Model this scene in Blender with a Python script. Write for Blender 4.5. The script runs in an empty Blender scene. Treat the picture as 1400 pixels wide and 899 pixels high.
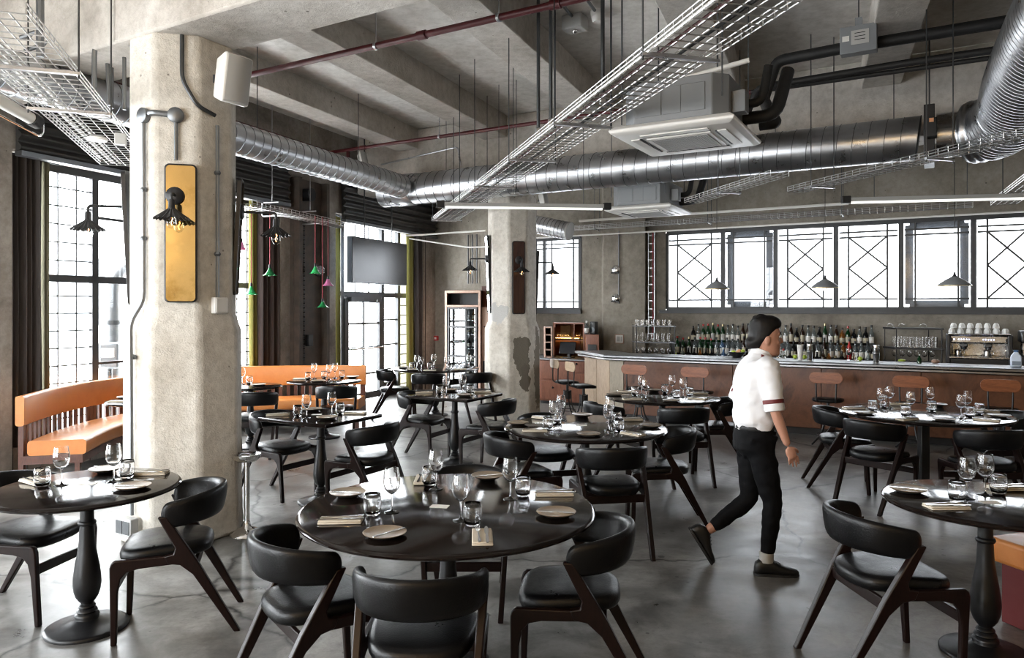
import bpy, bmesh, math, random
from mathutils import Vector, Matrix
R = random.Random(7)
SC = bpy.context.scene
COL = SC.collection
PI = math.pi
F = 1000.0; CX = 700.0; HY = 421.0; CAMZ = 1.70
AX = Vector((0.8670, -0.4983, 0)); NX = Vector((0.4983, 0.8670, 0))     # along / into the bar wall
BX = Vector((0.3872, 0.9220, 0))                                        # along the window wall
TX = Vector((-0.30, 0.954, 0)).normalized()                             # direction of the cable trays
UP = Vector((0, 0, 1))

# ---------- where things stand: directions measured from the photograph, turned into metres
def at(px, py, z):
    d = (CAMZ - z) * F / (py - HY)
    return Vector(((px - CX) / F * d, d, z))
def atd(px, py, d):
    return Vector(((px - CX) / F * d, d, CAMZ + (HY - py) / F * d))
def onA(px, k):                       # point of the bar-wall direction line  Y = k - .575 X
    u = (px - CX) / F
    y = k / (1 + .575 * u)
    return u * y, y
def onB(px, c):                       # point of the window-wall direction line  X = .42 Y + c
    u = (px - CX) / F
    y = c / (u - .42)
    return u * y, y
def AB(k, c):                         # where Y = k - .575X meets X = .42Y + c
    y = (k - .575 * c) / 1.2415
    return (.42 * y + c, y)

# ---------- mesh collector
class MB:
    def __init__(self): self.v = []; self.f = []; self.m = []; self.cm = 0
    def add(self, vs, fs):
        b = len(self.v); self.v += [tuple(p) for p in vs]
        self.f += [tuple(b + i for i in f) for f in fs]; self.m += [self.cm] * len(fs); return self
    def obox(self, c, ax, ay, az):
        c = Vector(c); vs = [c + ax * i + ay * j + az * k for k in (-1, 1) for j in (-1, 1) for i in (-1, 1)]
        fs = [(0, 2, 3, 1), (4, 5, 7, 6), (0, 1, 5, 4), (2, 6, 7, 3), (0, 4, 6, 2), (1, 3, 7, 5)]
        if ax.cross(ay).dot(az) < 0: fs = [f[::-1] for f in fs]
        return self.add(vs, fs)
    def box(self, c, s, rz=0):
        co, si = math.cos(rz), math.sin(rz)
        return self.obox(c, Vector((co, si, 0)) * s[0] / 2, Vector((-si, co, 0)) * s[1] / 2, UP * s[2] / 2)
    def bar(self, p, q, w, h, up=UP):
        p = Vector(p); q = Vector(q); d = (q - p); l = d.length; d.normalize()
        s = d.cross(up)
        if s.length < 1e-4: s = d.cross(Vector((1, 0, 0)))
        s.normalize(); t = s.cross(d)
        return self.obox((p + q) / 2, d * l / 2, s * w / 2, t * h / 2)
    def poly(self, xy, z0, z1):
        n = len(xy); a = sum(xy[i][0] * xy[(i + 1) % n][1] - xy[(i + 1) % n][0] * xy[i][1] for i in range(n))
        if a < 0: xy = xy[::-1]
        vs = [(x, y, z0) for x, y in xy] + [(x, y, z1) for x, y in xy]
        fs = [tuple(range(n))[::-1], tuple(range(n, 2 * n))] + [(i, (i + 1) % n, n + (i + 1) % n, n + i) for i in range(n)]
        return self.add(vs, fs)
    def extr(self, pts, d):           # planar loop of 3-D points pushed along d
        n = len(pts); d = Vector(d); P = [Vector(p) for p in pts]
        nn = Vector((0, 0, 0))
        for i in range(n): nn += P[i].cross(P[(i + 1) % n])
        if nn.dot(d) < 0: P = P[::-1]
        fs = [tuple(range(n))[::-1], tuple(range(n, 2 * n))] + [(i, (i + 1) % n, n + (i + 1) % n, n + i) for i in range(n)]
        return self.add(P + [p + d for p in P], fs)
    def loft(self, rings, close=True, caps=True):
        n = len(rings[0]); vs = [p for r in rings for p in r]; fs = []
        for k in range(len(rings) - 1):
            for i in range(n if close else n - 1):
                j = (i + 1) % n
                fs.append((k * n + i, k * n + j, (k + 1) * n + j, (k + 1) * n + i))
        if caps and close:
            fs.append(tuple(range(n))[::-1]); fs.append(tuple((len(rings) - 1) * n + i for i in range(n)))
        return self.add(vs, fs)
    def tube(self, pts, r, n=8, caps=True):
        P = [Vector(p) for p in pts]; rs = r if isinstance(r, (list, tuple)) else [r] * len(P)
        T = []
        for i in range(len(P)):
            a = P[max(i - 1, 0)]; b = P[min(i + 1, len(P) - 1)]; T.append((b - a).normalized())
        s = T[0].cross(UP)
        if s.length < 1e-3: s = T[0].cross(Vector((1, 0, 0)))
        s.normalize(); rings = []
        for i, p in enumerate(P):
            s = (s - T[i] * s.dot(T[i])).normalized(); t = T[i].cross(s)
            k = 1.0
            rings.append([p + (s * math.cos(2 * PI * j / n) + t * math.sin(2 * PI * j / n)) * rs[i] * k for j in range(n)])
        return self.loft(rings, True, caps)
    def lathe(self, prof, n=24, c=(0, 0, 0), axis=None):
        c = Vector(c)
        if axis is None: e1, e2, e3 = Vector((1, 0, 0)), Vector((0, 1, 0)), UP
        else:
            e3 = Vector(axis).normalized(); e1 = e3.cross(UP)
            if e1.length < 1e-3: e1 = Vector((1, 0, 0))
            e1.normalize(); e2 = e3.cross(e1)
        rings = []
        for r, z in prof:
            r = max(r, 1e-4)
            rings.append([c + e1 * r * math.cos(2 * PI * i / n) + e2 * r * math.sin(2 * PI * i / n) + e3 * z for i in range(n)])
        return self.loft(rings)
    def ball(self, c, r, n=12, sc=(1, 1, 1)):
        c = Vector(c); h = n // 2; rings = []
        for k in range(h + 1):
            a = -PI / 2 + PI * k / h; rr = max(math.cos(a), 1e-3)
            rings.append([c + Vector((rr * math.cos(2 * PI * i / n) * sc[0], rr * math.sin(2 * PI * i / n) * sc[1], math.sin(a) * sc[2])) * r for i in range(n)])
        return self.loft(rings)
    def build(self, name, mats, parent=None, smooth=40, bevel=0, seg=2, loc=None):
        me = bpy.data.meshes.new(name); me.from_pydata(self.v, [], self.f)
        if not isinstance(mats, (list, tuple)): mats = [mats]
        for m in mats: me.materials.append(M[m] if isinstance(m, str) else m)
        me.polygons.foreach_set('material_index', self.m)
        bm = bmesh.new(); bm.from_mesh(me); bmesh.ops.recalc_face_normals(bm, faces=bm.faces); bm.to_mesh(me); bm.free()
        if smooth:
            me.polygons.foreach_set('use_smooth', [True] * len(me.polygons))
            me.set_sharp_from_angle(angle=math.radians(smooth))
        me.update()
        o = bpy.data.objects.new(name, me); COL.objects.link(o)
        if parent is not None: o.parent = parent
        if loc is not None: o.location = loc
        if bevel:
            b = o.modifiers.new('edge', 'BEVEL'); b.width = bevel; b.segments = seg; b.limit_method = 'ANGLE'; b.angle_limit = math.radians(35)
            b.harden_normals = False
        return o

def tag(o, label=None, cat=None, group=None, kind=None):
    if label: o['label'] = label
    if cat: o['category'] = cat
    if group: o['group'] = group
    if kind: o['kind'] = kind
    return o
def thing(name, label=None, cat=None, loc=(0, 0, 0), rz=0, group=None, kind=None):
    o = bpy.data.objects.new(name, None); COL.objects.link(o); o.empty_display_size = .1
    o.location = loc; o.rotation_euler = (0, 0, rz)
    return tag(o, label, cat, group, kind)
KIDS = {}
def dup(root, loc=None, rz=None, label=None, group=None, scale=None):
    if not KIDS.get('done'):
        KIDS.clear(); KIDS['done'] = True
    def rec(o, par):
        c = o.copy(); COL.objects.link(c)
        if par is not None: c.parent = par
        for ch in list(o.children): rec(ch, c)
        return c
    r = rec(root, None)
    if loc is not None: r.location = loc
    if rz is not None: r.rotation_euler = (0, 0, rz)
    if label: r['label'] = label
    if group: r['group'] = group
    if scale: r.scale = scale
    return r
def face(d): return math.atan2(d[1], d[0]) - PI / 2       # turn a thing whose front is +Y to look along d
def fillet(pts, r, n=4):
    """round the corners of a 3-D polyline (tube path)"""
    P = [Vector(p) for p in pts]; out = [P[0]]
    for i in range(1, len(P) - 1):
        a = (P[i - 1] - P[i]); b = (P[i + 1] - P[i]); rr = min(r, a.length * .45, b.length * .45)
        p0 = P[i] + a.normalized() * rr; p2 = P[i] + b.normalized() * rr
        for k in range(n + 1):
            t = k / n; out.append(p0 * (1 - t) ** 2 + P[i] * 2 * t * (1 - t) + p2 * t * t)
    out.append(P[-1]); return out

# ---------- materials
M = {}
def mat(name, col=(.5, .5, .5), rough=.5, metal=0, spec=.5, **kw):
    m = bpy.data.materials.new(name); m.use_nodes = True
    nt = m.node_tree; b = nt.nodes['Principled BSDF']
    b.inputs['Base Color'].default_value = (*col, 1); b.inputs['Roughness'].default_value = rough
    b.inputs['Metallic'].default_value = metal; b.inputs['Specular IOR Level'].default_value = spec
    for k, v in kw.items(): b.inputs[k.replace('_', ' ')].default_value = v
    M[name] = m; return m, nt, b
def nd(nt, t, **kw):
    n = nt.nodes.new(t)
    for k, v in kw.items():
        if k.startswith('i_'): n.inputs[int(k[2:]) if k[2:].isdigit() else k[2:].replace('_', ' ')].default_value = v
        else: setattr(n, k, v)
    return n
def ramp(nt, src, stops):
    r = nt.nodes.new('ShaderNodeValToRGB'); el = r.color_ramp.elements
    while len(el) < len(stops): el.new(.5)
    for e, (p, c) in zip(el, stops):
        e.position = p; e.color = (*c, 1) if len(c) == 3 else c
    nt.links.new(src, r.inputs['Fac']); return r.outputs['Color']
def coords(nt, sc=(1, 1, 1), which='Object', rot=(0, 0, 0)):
    tc = nt.nodes.new('ShaderNodeTexCoord'); mp = nt.nodes.new('ShaderNodeMapping')
    mp.inputs['Scale'].default_value = sc; mp.inputs['Rotation'].default_value = rot
    nt.links.new(tc.outputs[which], mp.inputs['Vector']); return mp.outputs['Vector']
def noise(nt, vec, scale, detail=6, rough=.6, dist=0):
    n = nd(nt, 'ShaderNodeTexNoise'); n.inputs['Scale'].default_value = scale; n.inputs['Detail'].default_value = detail
    n.inputs['Roughness'].default_value = rough; n.inputs['Distortion'].default_value = dist
    nt.links.new(vec, n.inputs['Vector']); return n.outputs['Fac']
def mix(nt, a, b, fac, mode='MIX'):
    n = nt.nodes.new('ShaderNodeMix'); n.data_type = 'RGBA'; n.blend_type = mode
    for s, v in ((n.inputs['Factor'], fac), (n.inputs['A'], a), (n.inputs['B'], b)):
        if isinstance(v, (int, float)): s.default_value = v
        elif isinstance(v, tuple): s.default_value = (*v, 1)
        else: nt.links.new(v, s)
    return n.outputs['Result']
def bump(nt, b, h, strength=.3, dist=.02, prev=None):
    n = nt.nodes.new('ShaderNodeBump'); n.inputs['Strength'].default_value = strength; n.inputs['Distance'].default_value = dist
    nt.links.new(h, n.inputs['Height'])
    if prev is not None: nt.links.new(prev, n.inputs['Normal'])
    nt.links.new(n.outputs['Normal'], b.inputs['Normal']); return n.outputs['Normal']
def math_(nt, op, a, b=0.0):
    n = nt.nodes.new('ShaderNodeMath'); n.operation = op
    for s, v in ((n.inputs[0], a), (n.inputs[1], b)):
        if isinstance(v, (int, float)): s.default_value = v
        else: nt.links.new(v, s)
    return n.outputs[0]

def concrete(name, c0, c1, stain, sc=1.0, bs=.35, rough=.85, pits=True, boards=0):
    m, nt, b = mat(name, c0, rough, spec=.3)
    v = coords(nt)
    big = noise(nt, v, .9 * sc, 8, .65, .4); fine = noise(nt, v, 14 * sc, 6, .7); grit = noise(nt, v, 70 * sc, 3, .6)
    c = ramp(nt, big, [(.3, stain), (.48, c0), (.68, c1)])
    c = mix(nt, c, ramp(nt, fine, [(.3, (.55, .53, .5)), (.6, (1, 1, 1))]), .55, 'MULTIPLY')
    if pits:
        vo = nd(nt, 'ShaderNodeTexVoronoi'); vo.inputs['Scale'].default_value = 9 * sc; nt.links.new(v, vo.inputs['Vector'])
        spots = ramp(nt, math_(nt, 'ADD', vo.outputs['Distance'], math_(nt, 'MULTIPLY', noise(nt, v, 3 * sc, 2), .45)), [(.235, (.16, .14, .12)), (.27, (1, 1, 1))])
        c = mix(nt, c, spots, .7, 'MULTIPLY')
    h = math_(nt, 'ADD', math_(nt, 'MULTIPLY', fine, .7), math_(nt, 'MULTIPLY', grit, .35))
    nt.links.new(c, b.inputs['Base Color'])
    bump(nt, b, h, bs, .02)
    return m, nt, b, v, c

# shell
concrete('slab_concrete', (.66, .635, .60), (.76, .74, .71), (.50, .47, .43), .6, .25, pits=False)
concrete('beam_concrete', (.54, .505, .46), (.66, .63, .59), (.38, .345, .30), .8, .6)
concrete('wall_concrete', (.27, .245, .205), (.37, .34, .295), (.15, .13, .108), .8, .4)
concrete('post_concrete', (.30, .27, .24), (.42, .39, .35), (.14, .12, .10), 1.2, .4)
def pillar(name, patches):
    m, nt, b, v, c = concrete(name, (.68, .64, .575), (.77, .74, .68), (.50, .45, .38), 1.1, .6)
    tc = nt.nodes.new('ShaderNodeTexCoord')
    for (px, py, pz, sx, sy, sz, col, nsc) in patches:
        mp = nt.nodes.new('ShaderNodeMapping'); mp.vector_type = 'TEXTURE'
        mp.inputs['Location'].default_value = (px, py, pz); mp.inputs['Scale'].default_value = (sx, sy, sz)
        nt.links.new(tc.outputs['Object'], mp.inputs['Vector'])
        L = nt.nodes.new('ShaderNodeVectorMath'); L.operation = 'LENGTH'; nt.links.new(mp.outputs['Vector'], L.inputs[0])
        d = math_(nt, 'ADD', L.outputs['Value'], math_(nt, 'MULTIPLY', math_(nt, 'SUBTRACT', noise(nt, tc.outputs['Object'], nsc, 5, .6), .5), 2.2))
        mask = ramp(nt, d, [(.97, (1, 1, 1)), (1.0, (0, 0, 0))])
        c = mix(nt, c, col, mask)
    nt.links.new(c, b.inputs['Base Color'])
pillar('pillar_plain', [])
pillar('pillar_peeling', [(.16, -.42, 1.02, .13, .3, .30, (.17, .15, .12), 5), (.20, -.40, .62, .07, .3, .22, (.15, .13, .105), 6),
                          (-.22, -.36, 1.62, .14, .3, .17, (.46, .45, .43), 6), (.40, -.20, .8, .06, .2, .6, (.27, .24, .2), 7)])
# floor: power-floated concrete, worn, with hairline cracks
m, nt, b = mat('floor_concrete', (.2, .2, .2), .32, spec=.5)
v = coords(nt)
big = noise(nt, v, .55, 9, .65, .8); mid = noise(nt, v, 3.2, 8, .7, .5); fine = noise(nt, v, 26, 5, .7)
c = ramp(nt, big, [(.30, (.05, .048, .045)), (.47, (.165, .160, .152)), (.66, (.38, .37, .355))])
c = mix(nt, c, ramp(nt, mid, [(.34, (.30, .29, .27)), (.60, (1.15, 1.15, 1.15))]), .85, 'MULTIPLY')
c = mix(nt, c, ramp(nt, fine, [(.28, (.5, .5, .5)), (.5, (1, 1, 1))]), .5, 'MULTIPLY')
vd = nd(nt, 'ShaderNodeTexVoronoi', feature='DISTANCE_TO_EDGE'); vd.inputs['Scale'].default_value = .33
nv = nd(nt, 'ShaderNodeTexNoise'); nv.inputs['Scale'].default_value = 1.6; nv.inputs['Detail'].default_value = 8; nt.links.new(v, nv.inputs['Vector'])
vm = nt.nodes.new('ShaderNodeVectorMath'); vm.operation = 'MULTIPLY_ADD'; nt.links.new(nv.outputs['Color'], vm.inputs[0]); vm.inputs[1].default_value = (.55, .55, 0); nt.links.new(v, vm.inputs[2])
nt.links.new(vm.outputs['Vector'], vd.inputs['Vector'])
crack = ramp(nt, vd.outputs['Distance'], [(.0, (.06, .06, .06)), (.0026, (.08, .08, .08)), (.0046, (1, 1, 1))])
c = mix(nt, c, crack, 1.0, 'MULTIPLY')
pit = nd(nt, 'ShaderNodeTexVoronoi'); pit.inputs['Scale'].default_value = 7; nt.links.new(v, pit.inputs['Vector'])
pm = ramp(nt, math_(nt, 'ADD', pit.outputs['Distance'], math_(nt, 'MULTIPLY', noise(nt, v, 1.3, 3), .62)), [(.33, (.25, .25, .24)), (.36, (1, 1, 1))])
c = mix(nt, c, pm, .8, 'MULTIPLY')
nt.links.new(c, b.inputs['Base Color'])
nt.links.new(ramp(nt, mid, [(.25, (.23,) * 3), (.75, (.50,) * 3)]), b.inputs['Roughness'])
bump(nt, b, math_(nt, 'ADD', math_(nt, 'MULTIPLY', big, .35), math_(nt, 'MULTIPLY', fine, .02)), .12, .03)
# plain surfaces
def rough_var(name, col, r0, r1, sc=8, metal=0, bs=0, spec=.5, c2=None, **kw):
    m, nt, b = mat(name, col, r0, metal, spec, **kw)
    v = coords(nt); n = noise(nt, v, sc, 6, .65, .3)
    nt.links.new(ramp(nt, n, [(.3, (r0,) * 3), (.7, (r1,) * 3)]), b.inputs['Roughness'])
    if c2: nt.links.new(ramp(nt, n, [(.3, col), (.7, c2)]), b.inputs['Base Color'])
    if bs: bump(nt, b, noise(nt, v, sc * 14, 3, .6), bs, .004)
    return m
rough_var('black_leather', (.003, .003, .0034), .26, .44, 10, bs=.25, spec=.26)
rough_var('orange_leather', (.50, .165, .035), .30, .5, 6, bs=.15, c2=(.58, .22, .055))
rough_var('cast_iron', (.006, .006, .007), .3, .5, 9, spec=.4)
rough_var('black_metal', (.012, .012, .013), .35, .5, 12)
rough_var('dark_steel', (.10, .105, .11), .3, .5, 5, metal=1)
rough_var('galvanised', (.42, .43, .45), .24, .42, 5, metal=1, c2=(.54, .55, .57))
rough_var('duct_dark', (.22, .23, .25), .26, .42, 5, metal=1, c2=(.30, .31, .33))
rough_var('conduit', (.20, .21, .22), .35, .5, 9, metal=1)
rough_var('wire', (.62, .62, .62), .3, .45, 8, metal=1)
rough_var('chrome', (.75, .75, .75), .07, .15, 3, metal=1)
rough_var('zinc', (.22, .225, .235), .24, .42, 6, metal=1, c2=(.16, .163, .17))
rough_var('zinc_edge', (.25, .25, .25), .25, .4, 8, metal=1)
rough_var('stainless', (.5, .5, .5), .2, .32, 8, metal=1)
rough_var('red_pipe', (.075, .007, .009), .35, .5, 8)
rough_var('white_plastic', (.72, .71, .68), .35, .45, 4)
rough_var('grey_plastic', (.42, .42, .41), .45, .6, 4)
rough_var('unit_grey', (.22, .23, .24), .4, .5, 4, spec=.4)
rough_var('lagging', (.01, .01, .01), .5, .65, 20, bs=.3)
rough_var('porcelain', (.82, .82, .80), .12, .2, 4)
rough_var('stone_plate', (.04, .036, .03), .25, .4, 12, c2=(.065, .058, .049))
rough_var('plate_rim', (.24, .18, .12), .3, .45, 12)
rough_var('napkin', (.56, .50, .41), .8, .9, 20, bs=.2, spec=.2)
rough_var('cutlery', (.7, .7, .7), .10, .2, 8, metal=1)
rough_var('card', (.75, .73, .69), .6, .7, 9)
rough_var('copper', (.62, .30, .17), .25, .4, 6, metal=1)
rough_var('brass_dull', (.42, .34, .2), .3, .45, 6, metal=1)
rough_var('screen_black', (.014, .014, .016), .20, .26, 2, spec=.5)
rough_var('fire_red', (.5, .02, .02), .3, .4, 4)
rough_var('lime', (.35, .45, .04), .4, .5, 8)
rough_var('peach', (.75, .36, .18), .4, .55, 8)
rough_var('skin', (.40, .20, .135), .45, .55, 20, c2=(.46, .235, .16))
rough_var('hair', (.004, .003, .0028), .45, .65, 60, spec=.25)
rough_var('shirt', (.72, .72, .74), .75, .9, 9, bs=.1, spec=.2)
rough_var('trousers', (.0035, .0035, .0042), .7, .85, 14, bs=.2, spec=.12)
rough_var('maroon', (.12, .012, .012), .6, .7, 8)
rough_var('shoe', (.004, .004, .004), .35, .5, 14)
rough_var('cord_red', (.30, .03, .045), .6, .7, 8)
rough_var('window_frame', (.045, .047, .05), .4, .55, 8)
rough_var('frame_light', (.20, .24, .29), .4, .55, 5)
rough_var('paper', (.50, .46, .36), .55, .7, 9, c2=(.36, .32, .22))
rough_var('paper_grey', (.45, .44, .42), .55, .7, 9)
rough_var('render_wall', (.62, .62, .60), .8, .9, 2)
rough_var('paving', (.75, .75, .75), .8, .9, 1)
rough_var('rusty_steel', (.035, .026, .020), .6, .8, 5, c2=(.10, .075, .058), bs=.2)
rough_var('shutter_steel', (.055, .053, .05), .4, .6, 4, metal=.6)
def cloth(name, c0, c1):
    m, nt, b = mat(name, c0, .9, spec=.1); v = coords(nt, (1, 1, .15)); n = noise(nt, v, 9, 5, .6)
    nt.links.new(ramp(nt, n, [(.3, c0), (.7, c1)]), b.inputs['Base Color']); b.inputs['Sheen Weight'].default_value = .3
cloth('curtain_grey', (.045, .038, .036), (.075, .066, .062)); cloth('curtain_brown', (.05, .038, .036), (.085, .066, .06))
cloth('curtain_olive', (.20, .185, .05), (.27, .25, .075)); cloth('curtain_lining', (.20, .19, .13), (.26, .25, .17))
def wood(name, c0, c1, rough=.4, sc=(1, 1, 8), wsc=3.0, coat=0, spec=.4, c2=None, bs=.3):
    m, nt, b = mat(name, c0, rough, spec=spec)
    v = coords(nt, sc); n = noise(nt, v, wsc, 7, .65, 1.6); n2 = noise(nt, v, wsc * 9, 4, .7)
    c = ramp(nt, n, [(.28, c0), (.5, c1), (.72, c2 or c0)])
    c = mix(nt, c, ramp(nt, n2, [(.3, (.6, .6, .6)), (.6, (1, 1, 1))]), .5, 'MULTIPLY')
    nt.links.new(c, b.inputs['Base Color']); b.inputs['Coat Weight'].default_value = coat; b.inputs['Coat Roughness'].default_value = .12
    bump(nt, b, n2, .08 if bs > .1 else .012, .003)
wood('chair_wood', (.004, .0019, .0015), (.011, .0042, .0033), .34, (6, 6, 1), 4, .0, .25)
wood('table_wood', (.0025, .0019, .0017), (.009, .0055, .0045), .10, (9, 1, 6), 2.2, .0, .30, bs=.05)
wood('edge_wood', (.03, .013, .009), (.10, .04, .022), .3, (3, 3, 6), 4)
wood('bar_panel', (.075, .027, .013), (.16, .062, .029), .38, (1.4, 1.4, .9), 1.6, .1, c2=(.05, .019, .010))
wood('bar_end', (.34, .235, .155), (.44, .32, .22), .5, (2, 2, .8), 2.0)
wood('bar_end_pale', (.42, .36, .28), (.5, .44, .35), .5, (2, 2, .8), 2.0)
wood('cabinet_wood', (.15, .052, .028), (.24, .09, .05), .4, (4, 4, .8), 2.4)
wood('cabinet_trim', (.32, .19, .14), (.42, .27, .2), .45, (4, 4, .8), 2.4)
wood('stool_back', (.16, .048, .02), (.27, .09, .035), .3, (1, 4, 5), 2.4, .3)
wood('stool_back_pale', (.5, .36, .24), (.6, .46, .32), .35, (1, 4, 5), 2.4, .3)
wood('bench_wood', (.05, .017, .011), (.10, .034, .02), .35, (6, 6, 1), 3)
wood('antique_board', (.028, .011, .008), (.07, .028, .018), .2, (5, 5, .8), 2, .3)
# corrugated roller shutter (geometry carries the ribs), spiral duct seams carried by geometry too
# glass: clear panes and clear tableware
def thin_glass(name, tint=(1, 1, 1), ior=1.45, rough=0.0, body=0.0, bodycol=(.5, .5, .5), edge=.0):
    m = bpy.data.materials.new(name); m.use_nodes = True; nt = m.node_tree; nt.nodes.clear()
    out = nd(nt, 'ShaderNodeOutputMaterial'); tr = nd(nt, 'ShaderNodeBsdfTransparent'); tr.inputs['Color'].default_value = (*tint, 1)
    gl = nd(nt, 'ShaderNodeBsdfGlossy'); gl.inputs['Roughness'].default_value = rough; gl.inputs['Color'].default_value = (1, 1, 1, 1)
    lw = nd(nt, 'ShaderNodeLayerWeight'); lw.inputs['Blend'].default_value = .5
    f0 = ((ior - 1) / (ior + 1)) ** 2
    fr = math_(nt, 'ADD', math_(nt, 'MULTIPLY', math_(nt, 'POWER', lw.outputs['Facing'], 4.5), 1 - f0 - .1), f0)
    sh = nd(nt, 'ShaderNodeMixShader'); nt.links.new(fr, sh.inputs['Fac']); nt.links.new(tr.outputs[0], sh.inputs[1]); nt.links.new(gl.outputs[0], sh.inputs[2])
    last = sh
    if body:
        df = nd(nt, 'ShaderNodeBsdfDiffuse'); df.inputs['Color'].default_value = (*bodycol, 1)
        s2 = nd(nt, 'ShaderNodeMixShader'); s2.inputs['Fac'].default_value = body
        nt.links.new(sh.outputs[0], s2.inputs[1]); nt.links.new(df.outputs[0], s2.inputs[2]); last = s2
    nt.links.new(last.outputs[0], out.inputs['Surface']); M[name] = m
thin_glass('pane_glass', (.96, .97, .97)); thin_glass('frosted_pane', (.64, .65, .66), body=.12, bodycol=(.85, .87, .9))
thin_glass('clear_glass', (.94, .95, .95), 1.45)
m, nt, b = mat('table_glass', (1, 1, 1), 0.0, spec=.5, Transmission_Weight=1.0, IOR=1.45)
thin_glass('fridge_glass', (.75, .77, .78), 1.7)
thin_glass('bottle_clear', (.72, .76, .76), 1.5, .02, .10, (.4, .44, .46)); thin_glass('bottle_green', (.03, .22, .06), 1.5, .02, .3, (.01, .09, .025))
thin_glass('bottle_brown', (.16, .06, .02), 1.5, .02, .4, (.035, .014, .007)); thin_glass('bottle_dark', (.03, .03, .03), 1.5, .02, .7, (.008, .008, .008))
thin_glass('bottle_blue', (.45, .62, .85), 1.5, .02, .2, (.22, .36, .55)); thin_glass('bottle_amber', (.75, .42, .12), 1.5, .02, .25, (.36, .17, .04))
mat('bottle_red', (.42, .02, .02), .25); mat('bottle_lime', (.52, .62, .16), .3); mat('milk', (.62, .70, .82), .4)
def shade_glass(name, col):
    m, nt, b = mat(name, col, .15, spec=.5, Transmission_Weight=.25, IOR=1.3)
shade_glass('glass_green', (.05, .42, .13)); shade_glass('glass_green_deep', (.02, .20, .06)); shade_glass('glass_pink', (.72, .23, .44))
# antique mirrors, bulbs, lamps
concrete('plaster', (.74, .69, .58), (.80, .76, .66), (.60, .54, .44), .8, .3)
m, nt, b = mat('amber_mirror', (.95, .68, .28), .03, 1)
v = coords(nt); nt.links.new(ramp(nt, noise(nt, v, 3, 7, .7), [(.33, (.72, .50, .18)), (.5, (1.0, .78, .40))]), b.inputs['Base Color'])
nt.links.new(ramp(nt, noise(nt, v, 9, 5, .7), [(.4, (.03,) * 3), (.75, (.16,) * 3)]), b.inputs['Roughness'])
mat('mirror', (.8, .82, .83), .03, 1)
def lamp(name, col, s):
    m, nt, b = mat(name, col, .5); b.inputs['Emission Color'].default_value = (*col, 1); b.inputs['Emission Strength'].default_value = s
lamp('filament', (1, .42, .14), 3.5); lamp('led_blue', (.5, .6, 1), 4); lamp('warm_strip', (1, .62, .2), 5); lamp('tube_lamp', (.95, .95, .9), .3)
# =====================================================  THE ROOM
LC, LCO = -8.1, -8.6          # inner face and outer face of the window wall
BK = 14.5                     # inner face of the bar wall
RC, FK = 6.5, -4.0            # the two walls out of the picture
SL = 4.63                     # underside of the slab
room = [AB(FK - .6, LCO - .4), AB(BK + .6, LCO - .4), AB(BK + .6, RC + .4), AB(FK - .6, RC + .4)]
def st(name, mb, m, parent=None, **kw):
    o = mb.build(name, m, parent, **kw)
    if parent is None: o['kind'] = 'structure'
    return o
st('floor', MB().poly(room, -.2, 0), 'floor_concrete')
st('ceiling', MB().poly(room, SL, SL + .25), 'slab_concrete')

def quadB(c0, c1, y0, y1):            # a piece of the window wall between two lines
    return [(.42 * y0 + c0, y0), (.42 * y1 + c0, y1), (.42 * y1 + c1, y1), (.42 * y0 + c1, y0)]
def quadA(k0, k1, x0, x1):
    return [(x0, k0 - .575 * x0), (x1, k0 - .575 * x1), (x1, k1 - .575 * x1), (x0, k1 - .575 * x0)]

# ---- window wall (posts, sills, lintel)
y_lo = AB(FK, LC)[1]; y_hi = AB(BK, LC)[1]
wl = MB()
posts = [(y_lo - .3, 1.0), (3.7, 4.3), (6.75, 7.34), (11.0, 12.25), (15.0, y_hi + .3)]
for a, b_ in posts: wl.poly(quadB(LC, LCO, a, b_), 0, 3.3)
wins = [(1.0, 3.7), (4.3, 6.75), (7.34, 11.0), (12.25, 15.0)]
for i, (a, b_) in enumerate(wins[:3]): wl.poly(quadB(LC - .05, LCO, a, b_), 0, .28)
wl.poly(quadB(LC, LCO, y_lo - .3, y_hi + .3), 3.3, SL)
st('wall_left', wl, 'post_concrete')
# ---- bar wall
wb = MB(); BT = .35
x_l = AB(BK, LC)[0]; x_r = AB(BK, RC)[0]
W0, W1 = 1.66, 3.06
sw = (-.12, 1.32); bw = (2.72, 8.6)
xs = [(x_l - .2, sw[0]), (sw[1], bw[0]), (bw[1], x_r + .2)]
for a, b_ in xs: wb.poly(quadA(BK, BK + BT, a, b_), 0, SL)
for a, b_ in (sw, bw):
    wb.poly(quadA(BK, BK + BT, a, b_), 0, W0); wb.poly(quadA(BK, BK + BT, a, b_), W1, SL)
st('wall_back', wb, 'wall_concrete')
st('wall_right', MB().poly(quadB(RC, RC + .3, AB(FK, RC)[1] - .3, AB(BK, RC)[1] + .3), 0, SL), 'wall_concrete')
wf = MB()
fx0, fx1 = AB(FK, LC)[0], AB(FK, RC)[0]
fill_wins = [(fx0 + .5, fx0 + 3.6)]  # unseen window behind the camera, added for fill light
prev = fx0 - .2
for a, b_ in fill_wins + [(fx1 + .2, 0)]:
    wf.poly(quadA(FK - .3, FK, prev, a), 0, SL); prev = b_
for a, b_ in fill_wins:
    wf.poly(quadA(FK - .3, FK, a, b_), 0, .5); wf.poly(quadA(FK - .3, FK, a, b_), 3.3, SL)
st('wall_front', wf, 'plaster')

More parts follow.
